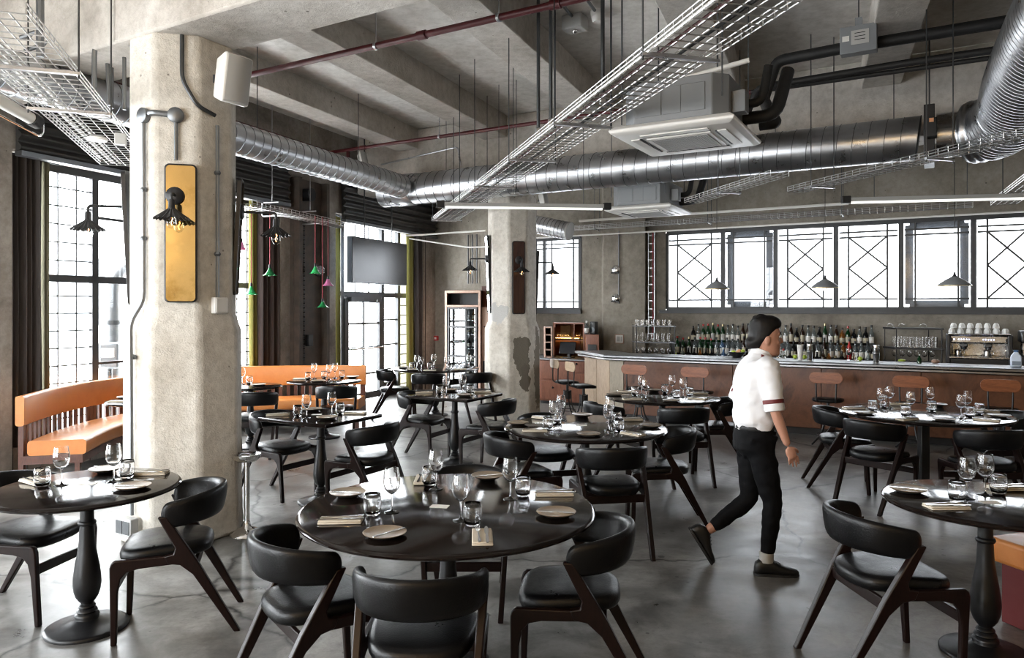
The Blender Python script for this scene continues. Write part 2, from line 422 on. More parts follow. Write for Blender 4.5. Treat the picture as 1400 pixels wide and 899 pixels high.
# ---- beams: two girders along the bar-wall direction, ribs along the window-wall direction
GB = 3.67
def girder(n, k, w=.56):
    st(n, MB().poly(quadA(k - w * .577, k + w * .577, AB(k, LC)[0], AB(k, RC)[0]), GB, SL), 'beam_concrete', bevel=.02)
girder('trim_1', 4.06); girder('trim_2', 11.4)
n = 3
for c in (-8.41, -6.56, -4.75, -2.87, -.95, .95, 2.85, 4.75):
    for k0, k1 in ((FK, 3.74), (4.38, 11.08), (11.72, BK)):
        if k1 < 4 and c < -6: continue
        a, b_, d, e = AB(k0, c), AB(k1, c), AB(k1, c - .45), AB(k0, c - .45)
        if c < -8:
            continue
        st('trim_%d' % n, MB().poly([a, b_, d, e], 4.3, SL + .01), 'beam_concrete', bevel=.012); n += 1
# ---- pilaster on the bar wall
st('trim_%d' % n, MB().poly(quadA(BK - .22, BK + .05, 1.66, 2.36), 0, SL), 'wall_concrete', bevel=.015); n += 1
# ---- octagonal pillars with a thicker foot
def octring(c, ap, z, wob=0):
    r = ap / math.cos(PI / 8); out = []
    for i in range(8):
        a = math.radians(-29.9 + 22.5 + 45 * i); out.append(Vector((c[0] + r * math.cos(a), c[1] + r * math.sin(a), z)))
    return out
def pillar_at(name, c, ap, apf, ledge, m, foot=.0):
    mb = MB()
    rings = [octring((0, 0), apf + .02, 0), octring((0, 0), apf + .005, .12), octring((0, 0), apf, .5), octring((0, 0), apf - .003, ledge - .05), octring((0, 0), apf - .02, ledge - .005),
             octring((0, 0), ap + .012, ledge + .04), octring((0, 0), ap, ledge + .07), octring((0, 0), ap, GB - .5), octring((0, 0), ap, GB + .02)]
    mb.loft(rings)
    o = mb.build(name, m, smooth=30, bevel=.03, seg=3); o.location = (c[0], c[1], 0); o['kind'] = 'structure'; return o
P1, P2 = Vector((-2.505, 5.60, 0)), Vector((0.0, 11.40, 0))
pillar_at('trim_%d' % n, P1, .355, .398, 1.58, 'pillar_plain'); n += 1
pillar_at('trim_%d' % n, P2, .355, .405, 1.43, 'pillar_peeling'); n += 1
NTRIM = n

# =====================================================  WINDOWS
class Wall:
    """points on a wall: s = depth (window wall) or x (bar wall), z = height, o = offset into the room"""
    def __init__(s_, kind, c): s_.k = kind; s_.c = c
    def p(self, s, z, o=0):
        if self.k == 'B':
            b = Vector((.42 * s + self.c, s, z)); return b + Vector((BX.y, -BX.x, 0)) * o
        b = Vector((s, self.c - .575 * s, z)); return b - NX * o
def bars(mb, W, segs, w, d, o=0):
    for (s0, z0, s1, z1) in segs:
        a, b = W.p(s0, z0, o), W.p(s1, z1, o)
        nrm = Vector((BX.y, -BX.x, 0)) if W.k == 'B' else NX
        mb.bar(a, b, d, w, up=(b - a).cross(nrm))
def pane(mb, W, s0, s1, z0, z1, o=0):
    nrm = Vector((BX.y, -BX.x, 0)) if W.k == 'B' else NX
    a, b = W.p(s0, z0, o), W.p(s1, z1, o); c = (a + b) / 2; d = Vector((b.x - a.x, b.y - a.y, 0)) / 2
    mb.obox(c, d, nrm * .003, UP * (z1 - z0) / 2)
def grid(s0, s1, z0, z1, ds, dz):
    g = []
    nsx = max(1, round(abs(s1 - s0) / ds)); nz = max(1, round((z1 - z0) / dz))
    for i in range(1, nsx): s = s0 + (s1 - s0) * i / nsx; g.append((s, z0, s, z1))
    for i in range(1, nz): z = z0 + (z1 - z0) * i / nz; g.append((s0, z, s1, z))
    return g
def frame_rect(s0, s1, z0, z1): return [(s0, z0, s1, z0), (s0, z1, s1, z1), (s0, z0, s0, z1), (s1, z0, s1, z1)]
WL = Wall('B', -8.45)
def side_window(n_, s0, s1, z0, z1, mull, tz, fine):
    root = thing('window_%d' % n_, kind='structure')
    fr = MB(); bars(fr, WL, frame_rect(s0, s1, z0, z1), .09, .07); bars(fr, WL, [(m_, z0, m_, z1) for m_ in mull] + [(s0, tz, s1, tz)], .08, .06)
    fr.build('window_frame', 'window_frame', root)
    mu = MB(); cuts = [s0] + list(mull) + [s1]
    for i in range(len(cuts) - 1):
        for za, zb in ((z0, tz), (tz, z1)):
            if i in fine: bars(mu, WL, grid(cuts[i], cuts[i + 1], za, zb, .195, .2), .0125, .02)
            else: bars(mu, WL, [(cuts[i], (za + zb) / 2 + (.12 if za > 1 else -.1), cuts[i + 1], (za + zb) / 2 + (.12 if za > 1 else -.1))], .03, .03)
    mu.build('muntin_grid', 'window_frame', root)
    pa = MB(); pane(pa, WL, s0, s1, z0, z1); pa.build('pane', 'pane_glass', root)
    return root
side_window(1, 7.30, 10.98, .28, 3.24, (8.52, 9.32), 2.03, (0, 2))
side_window(5, 4.32, 6.73, .28, 3.24, (5.5,), 2.03, (0, 1))  # this and the next: unseen windows assumed further along, letting in more daylight
side_window(6, 1.02, 3.68, .28, 3.24, (2.3,), 2.03, (0, 1))
# door bay
WD = Wall('B', -8.36)
def door_bay():
    r = thing('window_2', kind='structure')
    s0, s1, tz = 12.27, 14.98, 1.95
    fr = MB(); bars(fr, WD, frame_rect(s0, s1, 0.03, 3.24)[1:], .09, .08); bars(fr, WD, [(s0, tz, s1, tz), (12.78, 0, 12.78, 3.24), (13.96, 0, 13.96, 3.24), (14.5, 0, 14.5, 3.24)], .09, .08)
    fr.build('window_frame', 'window_frame', r)
    mu = MB()
    bars(mu, WD, grid(s0, 12.78, tz, 3.24, .5, .42) + grid(12.78, 13.96, tz, 3.24, .4, 1.29) + grid(13.96, 14.5, tz, 3.24, .6, .6) + grid(14.5, s1, 0, tz, .6, .19) + grid(14.5, s1, tz, 3.24, .6, .42) + grid(s0, 12.78, 0, tz, .3, .2), .018, .025)
    bars(mu, WD, grid(13.98, 14.48, .05, tz, .5, .49), .03, .03)
    mu.build('muntin_grid', 'window_frame', r)
    pa = MB(); pane(pa, WD, s0, 12.78, .05, 3.2); pane(pa, WD, 12.78, 13.96, tz, 3.2); pane(pa, WD, 13.96, s1, .05, 3.2); pa.build('pane', 'pane_glass', r)
    k = MB(); a = WD.p(14.0, .14, .0); b = WD.p(14.46, .14, .0); k.obox((a + b) / 2, (b - a) / 2, NX * .02, UP * .14); k.build('kick_plate', 'window_frame', r)
    d = thing('door_1', kind='structure')
    fr = MB(); bars(fr, WD, frame_rect(12.87, 13.88, .10, 1.87), .12, .06, .03); bars(fr, WD, [(13.37, .1, 13.37, 1.87)] + [(12.87, z, 13.88, z) for z in (.5, .98, 1.42)], .035, .035, .03)
    fr.build('door_leaf', 'window_frame', d)
    pa = MB(); pane(pa, WD, 12.9, 13.86, .1, 1.85, .03); pa.build('pane', 'pane_glass', d)
    h = MB(); a, b = WD.p(12.92, .97, .12), WD.p(13.84, .97, .12); h.tube([a, b], .016); h.tube([WD.p(12.95, .97, .05), WD.p(12.95, .97, .12)], .014); h.tube([WD.p(13.82, .97, .05), WD.p(13.82, .97, .12)], .014)
    h.build('push_bar', 'stainless', d)
    c = MB(); bars(c, WD, [(12.9, 1.86, 13.25, 1.86)], .07, .07, .1); c.tube([WD.p(13.1, 1.83, .14), WD.p(13.4, 1.80, .3), WD.p(13.7, 1.86, .1)], .01, 6); c.build('door_closer', 'dark_steel', d)
door_bay()
# bar windows
WB = Wall('A', BK + .10)
def bar_windows():
    edges = [912, 989, 1061, 1143, 1232, 1331, 1424, 1528, 1640]
    xs_ = [onA(e, BK + .1)[0] for e in edges]; xs_[0] = bw[0] + .04; xs_[-1] = bw[1] - .02
    r = thing('window_3', kind='structure')
    fr = MB(); bars(fr, WB, frame_rect(xs_[0], xs_[-1], W0 + .02, W1 - .03), .08, .08); bars(fr, WB, [(x, W0, x, W1) for x in xs_[1:-1]], .075, .09); fr.build('window_frame', 'window_frame', r)
    mu = MB(); pa = MB(); ins = MB()
    for i in range(len(xs_) - 1):
        a, b = xs_[i] + .04, xs_[i + 1] - .04; w = b - a; zl, zh = W0 + .06, W1 - .07
        x0, x1 = a + .17 * w, b - .17 * w; zb, zt, zt2 = zl + .12, zh - .18, zh - .10
        bars(mu, WB, [(x0, zl, x0, zh), (x1, zl, x1, zh), (a, zb, b, zb), (a, zt, b, zt), (a, zt2, b, zt2)], .026, .026, .02)
        if i not in (1, 4, 7):
            zm = (zb + zt) / 2
            bars(mu, WB, [(x0, zb, x1, zm), (x1, zb, x0, zm), (x0, zm, x1, zt), (x1, zm, x0, zt)], .026, .024, .02)
        else:
            bars(ins, WB, frame_rect(a + .055, b - .055, zl + .04, zh - .03), .11, .03, -.05)
        pane(pa, WB, a, b, zl, zh)
    mu.build('muntin_grid', 'window_frame', r); pa.build('pane', 'frosted_pane', r); ins.build('casement', 'frame_light', r)
    si = MB(); bars(si, WB, [(xs_[0] - .08, W0 - .02, xs_[-1], W0 - .02)], .06, .22, .06); si.build('sill', 'window_frame', r)
    r = thing('window_4', kind='structure'); a, b = sw[0] + .03, sw[1] - .02; z0, z1 = W0 + .02, W1 - .03; m_ = onA(745, BK + .1)[0]
    fr = MB(); bars(fr, WB, frame_rect(a, b, z0, z1), .06, .08); bars(fr, WB, [(m_, z0, m_, z1)], .06, .07); fr.build('window_frame', 'window_frame', r)
    mu = MB(); bars(mu, WB, [(m_ + .14, z0, m_ + .14, z1), (b - .12, z0, b - .12, z1), (m_ - .15, z0, m_ - .15, z1), (a, z0 + .14, b, z0 + .14), (a, z1 - .18, b, z1 - .18), (a, z1 - .1, b, z1 - .1)], .024, .024, .02); mu.build('muntin_grid', 'window_frame', r)
    pa = MB(); pane(pa, WB, a, b, z0, z1); pa.build('pane', 'frosted_pane', r)
    si = MB(); bars(si, WB, [(a - .05, W0 - .03, b + .06, W0 - .03)], .07, .2, .06); si.build('sill', 'window_frame', r)
bar_windows()
for i, (a, b_) in enumerate(fill_wins):  # frame and glass of the added fill window, out of view
    W = Wall('A', FK - .15); r = thing('window_%d' % (7 + i), kind='structure')
    fr = MB(); bars(fr, W, frame_rect(a, b_, .52, 3.28), .08, .08); bars(fr, W, [((a + b_) / 2, .5, (a + b_) / 2, 3.3), (a, 2.03, b_, 2.03)], .07, .07); fr.build('window_frame', 'window_frame', r)
    mu = MB(); bars(mu, W, grid(a, b_, .52, 3.28, .3, .3), .012, .02); mu.build('muntin_grid', 'window_frame', r)
    pa = MB(); pane(pa, W, a, b_, .52, 3.28); pa.build('pane', 'pane_glass', r)

# ---- corrugated shutters over the window wall, with the steel track under them
def shutter(y0, y1, z0, z1, c, label):
    t = thing('roller_shutter', label, 'shutter', group=None)
    W = Wall('B', c); rings = []
    nz = int((z1 - z0) / .0125)
    a = [W.p(y0, z0 + (z1 - z0) * i / nz, .028 * math.sin(2 * PI * (z1 - z0) * i / nz / .125)) for i in range(nz + 1)]
    b = [W.p(y1, z0 + (z1 - z0) * i / nz, .028 * math.sin(2 * PI * (z1 - z0) * i / nz / .125)) for i in range(nz + 1)]
    a2 = [W.p(y0, z1, -.06), W.p(y0, z0, -.06)]; b2 = [W.p(y1, z1, -.06), W.p(y1, z0, -.06)]
    MB().loft([a + a2, b + b2]).build('slat_curtain', 'shutter_steel', t)
    mb = MB(); bars(mb, W, [(y0, z0 - .03, y1, z0 - .03)], .05, .1, -.02); mb.build('bottom_bar', 'conduit', t)
shutter(7.3, 11.02, 3.28, 4.05, -7.98, 'dark corrugated roller shutter over the tall grid window with the curved bench')
shutter(12.3, 15.25, 3.20, 4.05, -7.98, 'dark corrugated roller shutter over the glass door')

# ---- outside: pavement, a pale building, a vent pipe and a parking meter close to the glass
st('ground_outside', MB().poly(quadB(-8.62, -10.6, 4, 16), -.45, -.25), 'paving')
bo = thing('building_outside', 'pale rendered building across the street seen through the tall grid window', 'building')
W = Wall('B', -22)
mb = MB(); a, b = W.p(16, 0), W.p(24, 0); mb.poly([(a.x, a.y), (b.x, b.y), (b.x - 8, b.y + 3), (a.x - 8, a.y + 3)], -.24, 4.6); mb.build('facade', 'render_wall', bo)
for i in range(3):
    mb = MB(); pane(mb, W, 16.5 + i * 2.4, 18 + i * 2.4, 1.2, 3.2, .03); mb.build('building_window', 'conduit', bo)
vp = thing('vent_pipe', 'thick grey pipe bending over outside the tall grid window', 'pipe')
b0 = atd(152, 470, 10.2); b1 = atd(152, 362, 10.2)
MB().tube(fillet([(b0.x, b0.y, -.24), (b1.x, b1.y, 2.32), (b1.x + .75, b1.y + .5, 2.32)], .45, 8), .115, 14).build('pipe_run', 'conduit', vp)
mb = MB()
for z in (.6, 1.5): mb.lathe([(.13, -.03), (.135, 0), (.13, .03)], 14, (b0.x, b0.y, z))
mb.build('collar', 'dark_steel', vp)
pk = thing('parking_meter', 'grey parking meter standing outside the window behind the curved bench', 'meter')
q = atd(149, 488, 9.6)
MB().tube([(q.x, q.y, -.24), (q.x, q.y, .9)], .04, 10).build('post', 'dark_steel', pk)
mb = MB(); mb.box((q.x, q.y, 1.08), (.24, .16, .34), .4); mb.build('meter_head', 'conduit', pk, bevel=.03)
mb = MB(); mb.box((q.x + .03, q.y - .085, 1.12), (.15, .01, .12), .4); mb.build('meter_screen', 'white_plastic', pk)

# =====================================================  LIGHT: bright overcast day outside, assumed warm lights behind the camera
w = bpy.data.worlds.new('overcast'); SC.world = w; w.use_nodes = True
nt = w.node_tree; bg = nt.nodes['Background']
tc = nt.nodes.new('ShaderNodeTexCoord'); sp = nt.nodes.new('ShaderNodeSeparateXYZ'); nt.links.new(tc.outputs['Generated'], sp.inputs[0]); mr = nt.nodes.new('ShaderNodeMapRange'); mr.inputs['From Min'].default_value = -1; nt.links.new(sp.outputs['Z'], mr.inputs['Value'])
nt.links.new(ramp(nt, mr.outputs['Result'], [(.0, (.70, .71, .72)), (.49, (.74, .75, .77)), (.51, (.90, .93, .97)), (1.0, (.97, .99, 1))]), bg.inputs['Color'])
bg.inputs['Strength'].default_value = 11.0
def portal(c, u, v_, nrm):
    l = bpy.data.lights.new('daylight_portal', 'AREA'); l.shape = 'RECTANGLE'; l.size = u; l.size_y = v_
    l.cycles.is_portal = True
    o = bpy.data.objects.new('daylight_portal', l); COL.objects.link(o)
    z = -Vector(nrm); x = UP.cross(z).normalized() if True else 0; y = z.cross(x)
    o.matrix_world = Matrix(((x.x, y.x, z.x, c[0]), (x.y, y.y, z.y, c[1]), (x.z, y.z, z.z, c[2]), (0, 0, 0, 1)))
nB = Vector((BX.y, -BX.x, 0))
for a, b_ in wins:
    s = (a + b_) / 2; p = Wall('B', LCO - .12).p(s, 1.75); portal(p, (b_ - a) * 1.085, 3.2, nB)
for a, b_ in (sw, bw):
    p = Wall('A', BK + BT + .05).p((a + b_) / 2, (W0 + W1) / 2); portal(p, (b_ - a) * 1.1536, 1.5, -NX)
for a, b_ in fill_wins:
    p = Wall('A', FK - .35).p((a + b_) / 2, 1.9); portal(p, (b_ - a) * 1.1536, 2.9, NX)

for x, y, z, e in ((-2.5, -2.05, 3.0, 50), (.5, -1.4, 2.7, 13), (2.3, -2.4, 2.6, 13)):  # unseen lights without fittings, assumed; added to warm the mirror and chair backs
    l = bpy.data.lights.new('added_warm_light', 'POINT'); l.energy = e; l.color = (1, .66, .30); l.shadow_soft_size = .10
    o = bpy.data.objects.new('added_warm_light', l); COL.objects.link(o); o.location = (x, y, z)
for n_ in ('filament', 'led_blue', 'warm_strip', 'tube_lamp'): M[n_].cycles.emission_sampling = 'NONE'
# camera
cam = bpy.data.cameras.new('camera'); co = bpy.data.objects.new('camera', cam); COL.objects.link(co)
cam.sensor_width = 36; cam.lens = 36 * F / 1400; cam.shift_y = -28.5 / 1400; cam.clip_end = 200; cam.clip_start = .05
co.location = (0, 0, CAMZ); co.rotation_euler = (PI / 2, 0, 0); SC.camera = co
vs = SC.view_settings; vs.view_transform = 'Standard'; vs.look = 'None'; vs.gamma = 1; vs.use_curve_mapping = False; vs.exposure = 1.36
cy = SC.cycles; cy.max_bounces = 14; cy.diffuse_bounces = 4; cy.glossy_bounces = 4; cy.transmission_bounces = 14; cy.transparent_max_bounces = 16
cy.filter_width = 1.15; cy.caustics_reflective = False; cy.caustics_refractive = False; cy.sample_clamp_indirect = 6; cy.use_denoising = True; cy.use_adaptive_sampling = True
try: cy.denoiser = 'OPENIMAGEDENOISE'
except Exception: pass
# =====================================================  CHAIRS
def leg_profile_front():              # (y, z) outline of the front leg flowing into the side rail
    return [(.235, 0), (.262, 0), (.262, .40), (.255, .425), (.238, .437), (.02, .437), (-.05, .437), (-.05, .392), (.13, .385), (.185, .372), (.212, .34), (.226, .27), (.230, .12)]
def leg_profile_rear():               # raked rear leg running up to the arm of the backrest
    def L(z): return -.335 + (z / .66) * .365
    return [(L(0) - .016, 0), (L(0) + .016, 0), (L(.33) + .03, .33), (L(.385) + .06, .385), (L(.40) + .11, .396), (L(.43) + .11, .437), (L(.45) + .055, .445), (L(.48) + .03, .475), (L(.64) + .022, .64), (L(.64) - .022, .64), (L(.40) - .032, .40), (L(.3) - .027, .3)]
def side_x(s, z): return s * (.198 + .042 * min(z, .66) / .66)
def make_chair(name, label):
    t = thing(name, label, 'chair')
    def slab(prof, s, th, nm):
        mb = MB(); n = len(prof)
        ins = [Vector((side_x(s, z) - s * th / 2, y, z)) for y, z in prof]; out = [Vector((side_x(s, z) + s * th / 2, y, z)) for y, z in prof]
        fs = [tuple(range(n)), tuple(range(n, 2 * n))[::-1]] + [(i, n + i, n + (i + 1) % n, (i + 1) % n) for i in range(n)]
        mb.add(ins + out, fs); return mb.build(nm, 'chair_wood', t, bevel=.006, smooth=50)
    for s in (-1, 1):
        slab(leg_profile_front(), s, .030, 'leg'); slab(leg_profile_rear(), s, .034, 'leg')
    mb = MB(); x = side_x(1, .3); mb.box((0, .238, .30), (x * 2, .020, .050)); mb.build('stretcher', 'chair_wood', t, bevel=.004)
    mb = MB(); x = side_x(1, .37); mb.box((0, -.135, .372), (x * 2, .020, .055)); mb.build('back_rail', 'chair_wood', t, bevel=.004)
    # seat: rounded cushion, wider at the front
    mb = MB(); rings = []; n = 40
    for dz, k in ((.405, .90), (.412, .965), (.425, .995), (.445, 1.0), (.462, .975), (.470, .93), (.476, .8), (.479, .5), (.480, .15)):
        ring = []
        for i in range(n):
            a = 2 * PI * i / n; ca, sa = math.cos(a), math.sin(a)
            ex = 3.2
            rx = (abs(ca) ** (2 / ex)) * (1 if ca >= 0 else -1); ry = (abs(sa) ** (2 / ex)) * (1 if sa >= 0 else -1)
            y = .225 * ry * k + .02; xw = (.208 + .024 * ry) * rx * k
            ring.append((xw, y, dz - .012 * (y > 0) * (y / .25) + .010 * (abs(xw) / .25) ** 2))
        rings.append(ring)
    mb.loft(rings); mb.build('seat', 'black_leather', t, smooth=60)
    # backrest: padded band bent round the sitter
    mb = MB(); rings = []; m_ = 40; n = 16
    for i in range(m_ + 1):
        a = 1.78 * math.sin(PI * (i / m_ - .5)); e = abs(a) / 1.78
        px_, py_ = .234 * math.sin(a), -.020 - .225 * math.cos(a)
        tang = Vector((.234 * math.cos(a), .225 * math.sin(a), 0)).normalized(); nrm = Vector((tang.y, -tang.x, 0))
        endk = 1 if e < .90 else max(.12, (1 - ((e - .90) / .10) ** 2.4) ** .5)
        hh = (.080 - .014 * e ** 2) * endk; th = (.024 - .002 * e) * endk; zc = .672 - .034 * e ** 2
        ring = []
        for j in range(n):
            b = 2 * PI * j / n; cb, sb = math.cos(b), math.sin(b)
            rz = (abs(sb) ** .62) * (1 if sb >= 0 else -1) * hh; rn = (abs(cb) ** .8) * (1 if cb >= 0 else -1) * th
            ring.append(Vector((px_, py_, zc)) + nrm * (rn + rz * .16 * (1 - e * .5)) + UP * rz)
        rings.append(ring)
    mb.loft(rings); mb.build('backrest', 'black_leather', t, smooth=70)
    return t
TN = {0: 'small table beside the plain pillar', 1: 'big front table', 2: 'table just behind the big front table', 3: 'round table by the bar corner', 4: 'wide table before the bar stools',
      5: 'square table beyond the plain pillar', 6: 'square table before the peeling pillar', 7: 'far table by the glass door', 8: 'table at the straight orange bench',
      9: 'little table behind the plain pillar', 10: 'little table inside the curved bench', 11: 'table over the low orange seat'}
chair0 = make_chair('dining_chair', '-')
_first = [True]
GCH = 'black leather dining chairs'
def chair(x, y, d, label):
    d = Vector((d[0], d[1], 0)).normalized(); x, y = float(x), float(y)
    if _first[0]:
        _first[0] = False; chair0.location = (x, y, 0); chair0.rotation_euler = (0, 0, face(d)); chair0['label'] = label; chair0['group'] = GCH; return chair0
    return dup(chair0, (x, y, 0), face(d), label, GCH)
C_ = 'black leather chair '
chair(-.86, 3.17, (.80, .60), C_ + 'on the window side of the big front table')
chair(-.345, 2.81, (.04, 1), C_ + 'with its back to the viewer at the big front table')
chair(.28, 3.29, (-1, .12), C_ + 'on the bar side of the big front table')
chair(-.26, 4.20, (.0, -1), C_ + 'tucked in on the far side of the big front table')
chair(.05, 5.62, (.92, .40), C_ + 'on the window side of the table behind the front table')
chair(.70, 5.22, (-.16, .98), C_ + 'seen from behind at the table behind the front table')
chair(1.19, 5.82, (-1, .05), C_ + 'on the bar side of the table behind the front table')
chair(.30, 6.42, (.25, -1), C_ + 'on the far side of the table behind the front table')
chair(1.00, 7.50, (.85, .42), C_ + 'with rounded back just below the side-on bar stools')
chair(1.68, 7.22, (-.12, 1), C_ + 'seen from behind at the round table by the bar corner')
chair(2.18, 7.80, (-1, .1), C_ + 'partly behind the waiter at the table by the bar corner')
chair(3.18, 7.04, (.95, -.25), C_ + 'on the far waiter side of the wide table')
chair(3.16, 6.34, (.80, .58), C_ + 'on the near waiter side of the wide table')
chair(3.84, 5.94, (.02, 1), C_ + 'deep in shade with its back to the viewer, wide table')
chair(4.46, 6.72, (-1, 0), C_ + 'at the end of the wide table away from the waiter')
chair(-1.83, 3.95, (-.95, -.30), C_ + 'in front of the plain pillar at the small table')
chair(-2.75, 4.14, (1, -.14), C_ + 'on the window side of the small table by the pillar')
chair(-2.12, 6.68, (.87, -.5), C_ + 'on the window side of the square table beyond the pillar')
chair(-1.22, 6.16, (-.87, .5), C_ + 'on the room side of the square table beyond the pillar')
chair(-1.03, 8.29, (.90, -.42), C_ + 'on the window side of the square table before the peeling pillar')
chair(-.22, 7.76, (-.87, .5), C_ + 'overlapping the peeling pillar, at the square table before it')
chair(-1.84, 11.36, (.92, .2), C_ + 'in front of the glass door at the far table')
chair(-1.24, 10.88, (-.08, 1), C_ + 'seen from behind at the far table by the door')
chair(-.56, 11.02, (-.45, .9), C_ + 'between the far table and the peeling pillar')
chair(-2.20, 9.17, (-.2, 1), C_ + 'in front of the straight orange bench')
chair(-2.98, 8.50, (-.2, 1), C_ + 'just beyond the plain pillar at the little table')
chair(1.78, 3.50, (.99, .10), C_ + 'at the table over the low orange seat')

# =====================================================  TABLES
TZ = .755
def make_pedestal(t, post=False):
    if post:
        mb = MB(); mb.box((0, 0, .37), (.075, .075, .70)); mb.build('column', 'black_metal', t, bevel=.006)
        mb = MB(); mb.obox((0, 0, .015), Vector((.20, 0, 0)), Vector((0, .20, 0)), UP * .015); mb.build('base_plate', 'cast_iron', t, bevel=.008)
        mb = MB(); mb.box((0, 0, .722), (.5, .06, .014)); mb.box((0, 0, .722), (.06, .5, .0139)); mb.build('top_bracket', 'black_metal', t)
        return
    pr = [(0, .725), (.033, .725), (.033, .60), (.034, .575), (.041, .572), (.045, .562), (.041, .552), (.034, .548), (.036, .52), (.039, .46), (.047, .40), (.058, .34), (.066, .28), (.068, .245), (.064, .205), (.053, .17),
          (.038, .148), (.030, .14), (.030, .132), (.038, .128), (.042, .12), (.037, .112), (.046, .106), (.051, .096), (.046, .088), (.056, .082), (.060, .072), (.056, .06), (.060, .052), (0, .052)]
    MB().lathe(pr, 28).build('column', 'cast_iron', t, smooth=50)
    pb = [(0, .060), (.058, .056), (.075, .044), (.13, .030), (.185, .022), (.198, .018), (.202, .010), (.20, 0), (0, 0)]
    MB().lathe(pb, 44).build('base_plate', 'cast_iron', t, smooth=50)
    mb = MB(); mb.box((0, 0, .719), (.36, .05, .012)); mb.box((0, 0, .719), (.05, .36, .0119)); mb.build('top_bracket', 'black_metal', t)
def round_table(i, x, y, r, label, post=False):
    t = thing('dining_table', label, 'table', (x, y, 0), group='dark wood dining tables')
    pr = [(0, TZ), (r - .018, TZ), (r - .006, TZ - .004), (r, TZ - .012), (r - .002, TZ - .020), (r - .012, TZ - .026), (r - .03, TZ - .030), (0, TZ - .030)]
    MB().lathe(pr, 72).build('tabletop', 'table_wood', t, smooth=35); make_pedestal(t, post); return t
def square_table(i, x, y, w, d, ang, label):
    t = thing('dining_table', label, 'table', (x, y, 0), ang, group='dark wood dining tables')
    mb = MB(); mb.box((0, 0, TZ - .016), (w, d, .032)); mb.build('tabletop', 'table_wood', t, bevel=.008, seg=3)
    make_pedestal(t); return t
angA = math.atan2(AX.y, AX.x)
TABLES = {0: (-2.26, 3.89, .46), 1: (-.305, 3.49, .70), 2: (.587, 5.85, .65), 3: (1.61, 7.85, .61), 4: (3.73, 6.63, .71), 7: (-1.22, 11.62, .70), 8: (-2.47, 9.62, .48), 9: (-3.20, 8.95, .38), 10: (-3.78, 7.55, .38), 11: (2.33, 3.60, .46)}
TL = {0: 'small round dark table on a turned iron pedestal beside the big plain pillar', 1: 'big round dark table at the front, laid for four', 2: 'round dark table just behind the big front table, white with window glare',
      3: 'round dark table near the pale corner of the bar', 4: 'wide round dark table on a square post before the bar stools', 7: 'far round table by the glass door and the fridge', 8: 'round table at the straight orange bench by the windows',
      9: 'little round table mostly hidden behind the plain pillar', 10: 'little round table inside the curved orange bench', 11: 'round dark table over the low orange seat, cut by the picture edge'}
for i, (x, y, r) in TABLES.items(): round_table(i, x, y, r, TL[i], i == 4)
square_table(5, -1.68, 6.43, .80, .70, angA, 'square dark table beyond the plain pillar')
square_table(6, -.63, 8.05, .80, .72, angA, 'square dark table before the peeling pillar')

# =====================================================  TABLE SETTINGS
def make_wine():
    t = thing('wine_glass', '-', 'glass')
    bowl = [(.0045, .085), (.010, .088), (.022, .096), (.033, .110), (.0395, .130), (.0405, .148), (.038, .172), (.034, .194), (.0325, .205), (.0318, .205), (.0333, .194), (.0372, .172), (.0395, .148), (.0385, .130), (.032, .111), (.021, .098), (.009, .091), (.001, .090)]
    MB().lathe(bowl, 24).build('bowl', 'table_glass', t, smooth=80)
    MB().lathe([(.001, .086), (.0045, .0855), (.0038, .06), (.0038, .03), (.0048, .012), (.012, .006), (.030, .003), (.036, .0015), (.036, 0), (.001, 0)], 20).build('stem', 'table_glass', t, smooth=80)
    return t
def make_tumbler():
    t = MB().lathe([(.001, .0), (.026, .0), (.033, .008), (.0395, .030), (.041, .052), (.039, .080), (.0355, .098), (.0345, .098), (.0378, .080), (.0395, .052), (.038, .030), (.031, .012), (.001, .009)], 24).build('tumbler', 'table_glass', smooth=80)
    return tag(t, '-', 'glass')
def make_plate():
    t = thing('side_plate', '-', 'plate')
    MB().lathe([(0, .007), (.045, .007), (.058, .010), (.078, .017), (.087, .021), (.088, .0195), (.078, .013), (.055, .002), (.040, 0), (0, 0)], 40).build('dish', 'stone_plate', t, smooth=60)
    MB().lathe([(.085, .0208), (.0885, .0222), (.0905, .021), (.0885, .0185), (.085, .0198)], 40).build('rim', 'plate_rim', t, smooth=80)
    return t
def make_napkin():
    t = MB()
    for k in range(2):
        t.box((0, .002 * k, .0042 + k * .0078), (.19 - .003 * k, .085 - .004 * k, .0076))
    t = t.build('folded_napkin', 'napkin', bevel=.0035, seg=3); return tag(t, '-', 'napkin')
def flat(mb, pts, w, z, th):          # a bar of varying width along x
    rings = []
    for (x, ww), zz in zip(pts, z): rings.append([(x, -ww, zz), (x, ww, zz), (x, ww, zz + th), (x, -ww, zz + th)])
    mb.loft(rings)
def make_knife():
    mb = MB(); flat(mb, [(-.105, .004), (-.09, .007), (-.02, .006), (0, .0045), (.02, .0085), (.07, .009), (.098, .005), (.105, .001)], 0, [0, 0, 0, .001, .001, .001, .001, .001], .003)
    return tag(mb.build('table_knife', 'cutlery', smooth=60), '-', 'knife')
def make_fork():
    mb = MB(); flat(mb, [(-.095, .005), (-.08, .007), (-.02, .003), (.03, .003), (.045, .010), (.058, .011)], 0, [0, 0, .002, .004, .004, .003], .0028)
    for k in range(4):
        y = -.0085 + k * .00567
        mb.loft([[(.056, y - .0016, .003), (.056, y + .0016, .003), (.056, y + .0016, .0058), (.056, y - .0016, .0058)], [(.098, y - .0010, .006), (.098, y + .0010, .006), (.098, y + .0010, .008), (.098, y - .0010, .008)]])
    return tag(mb.build('table_fork', 'cutlery', smooth=60), '-', 'fork')
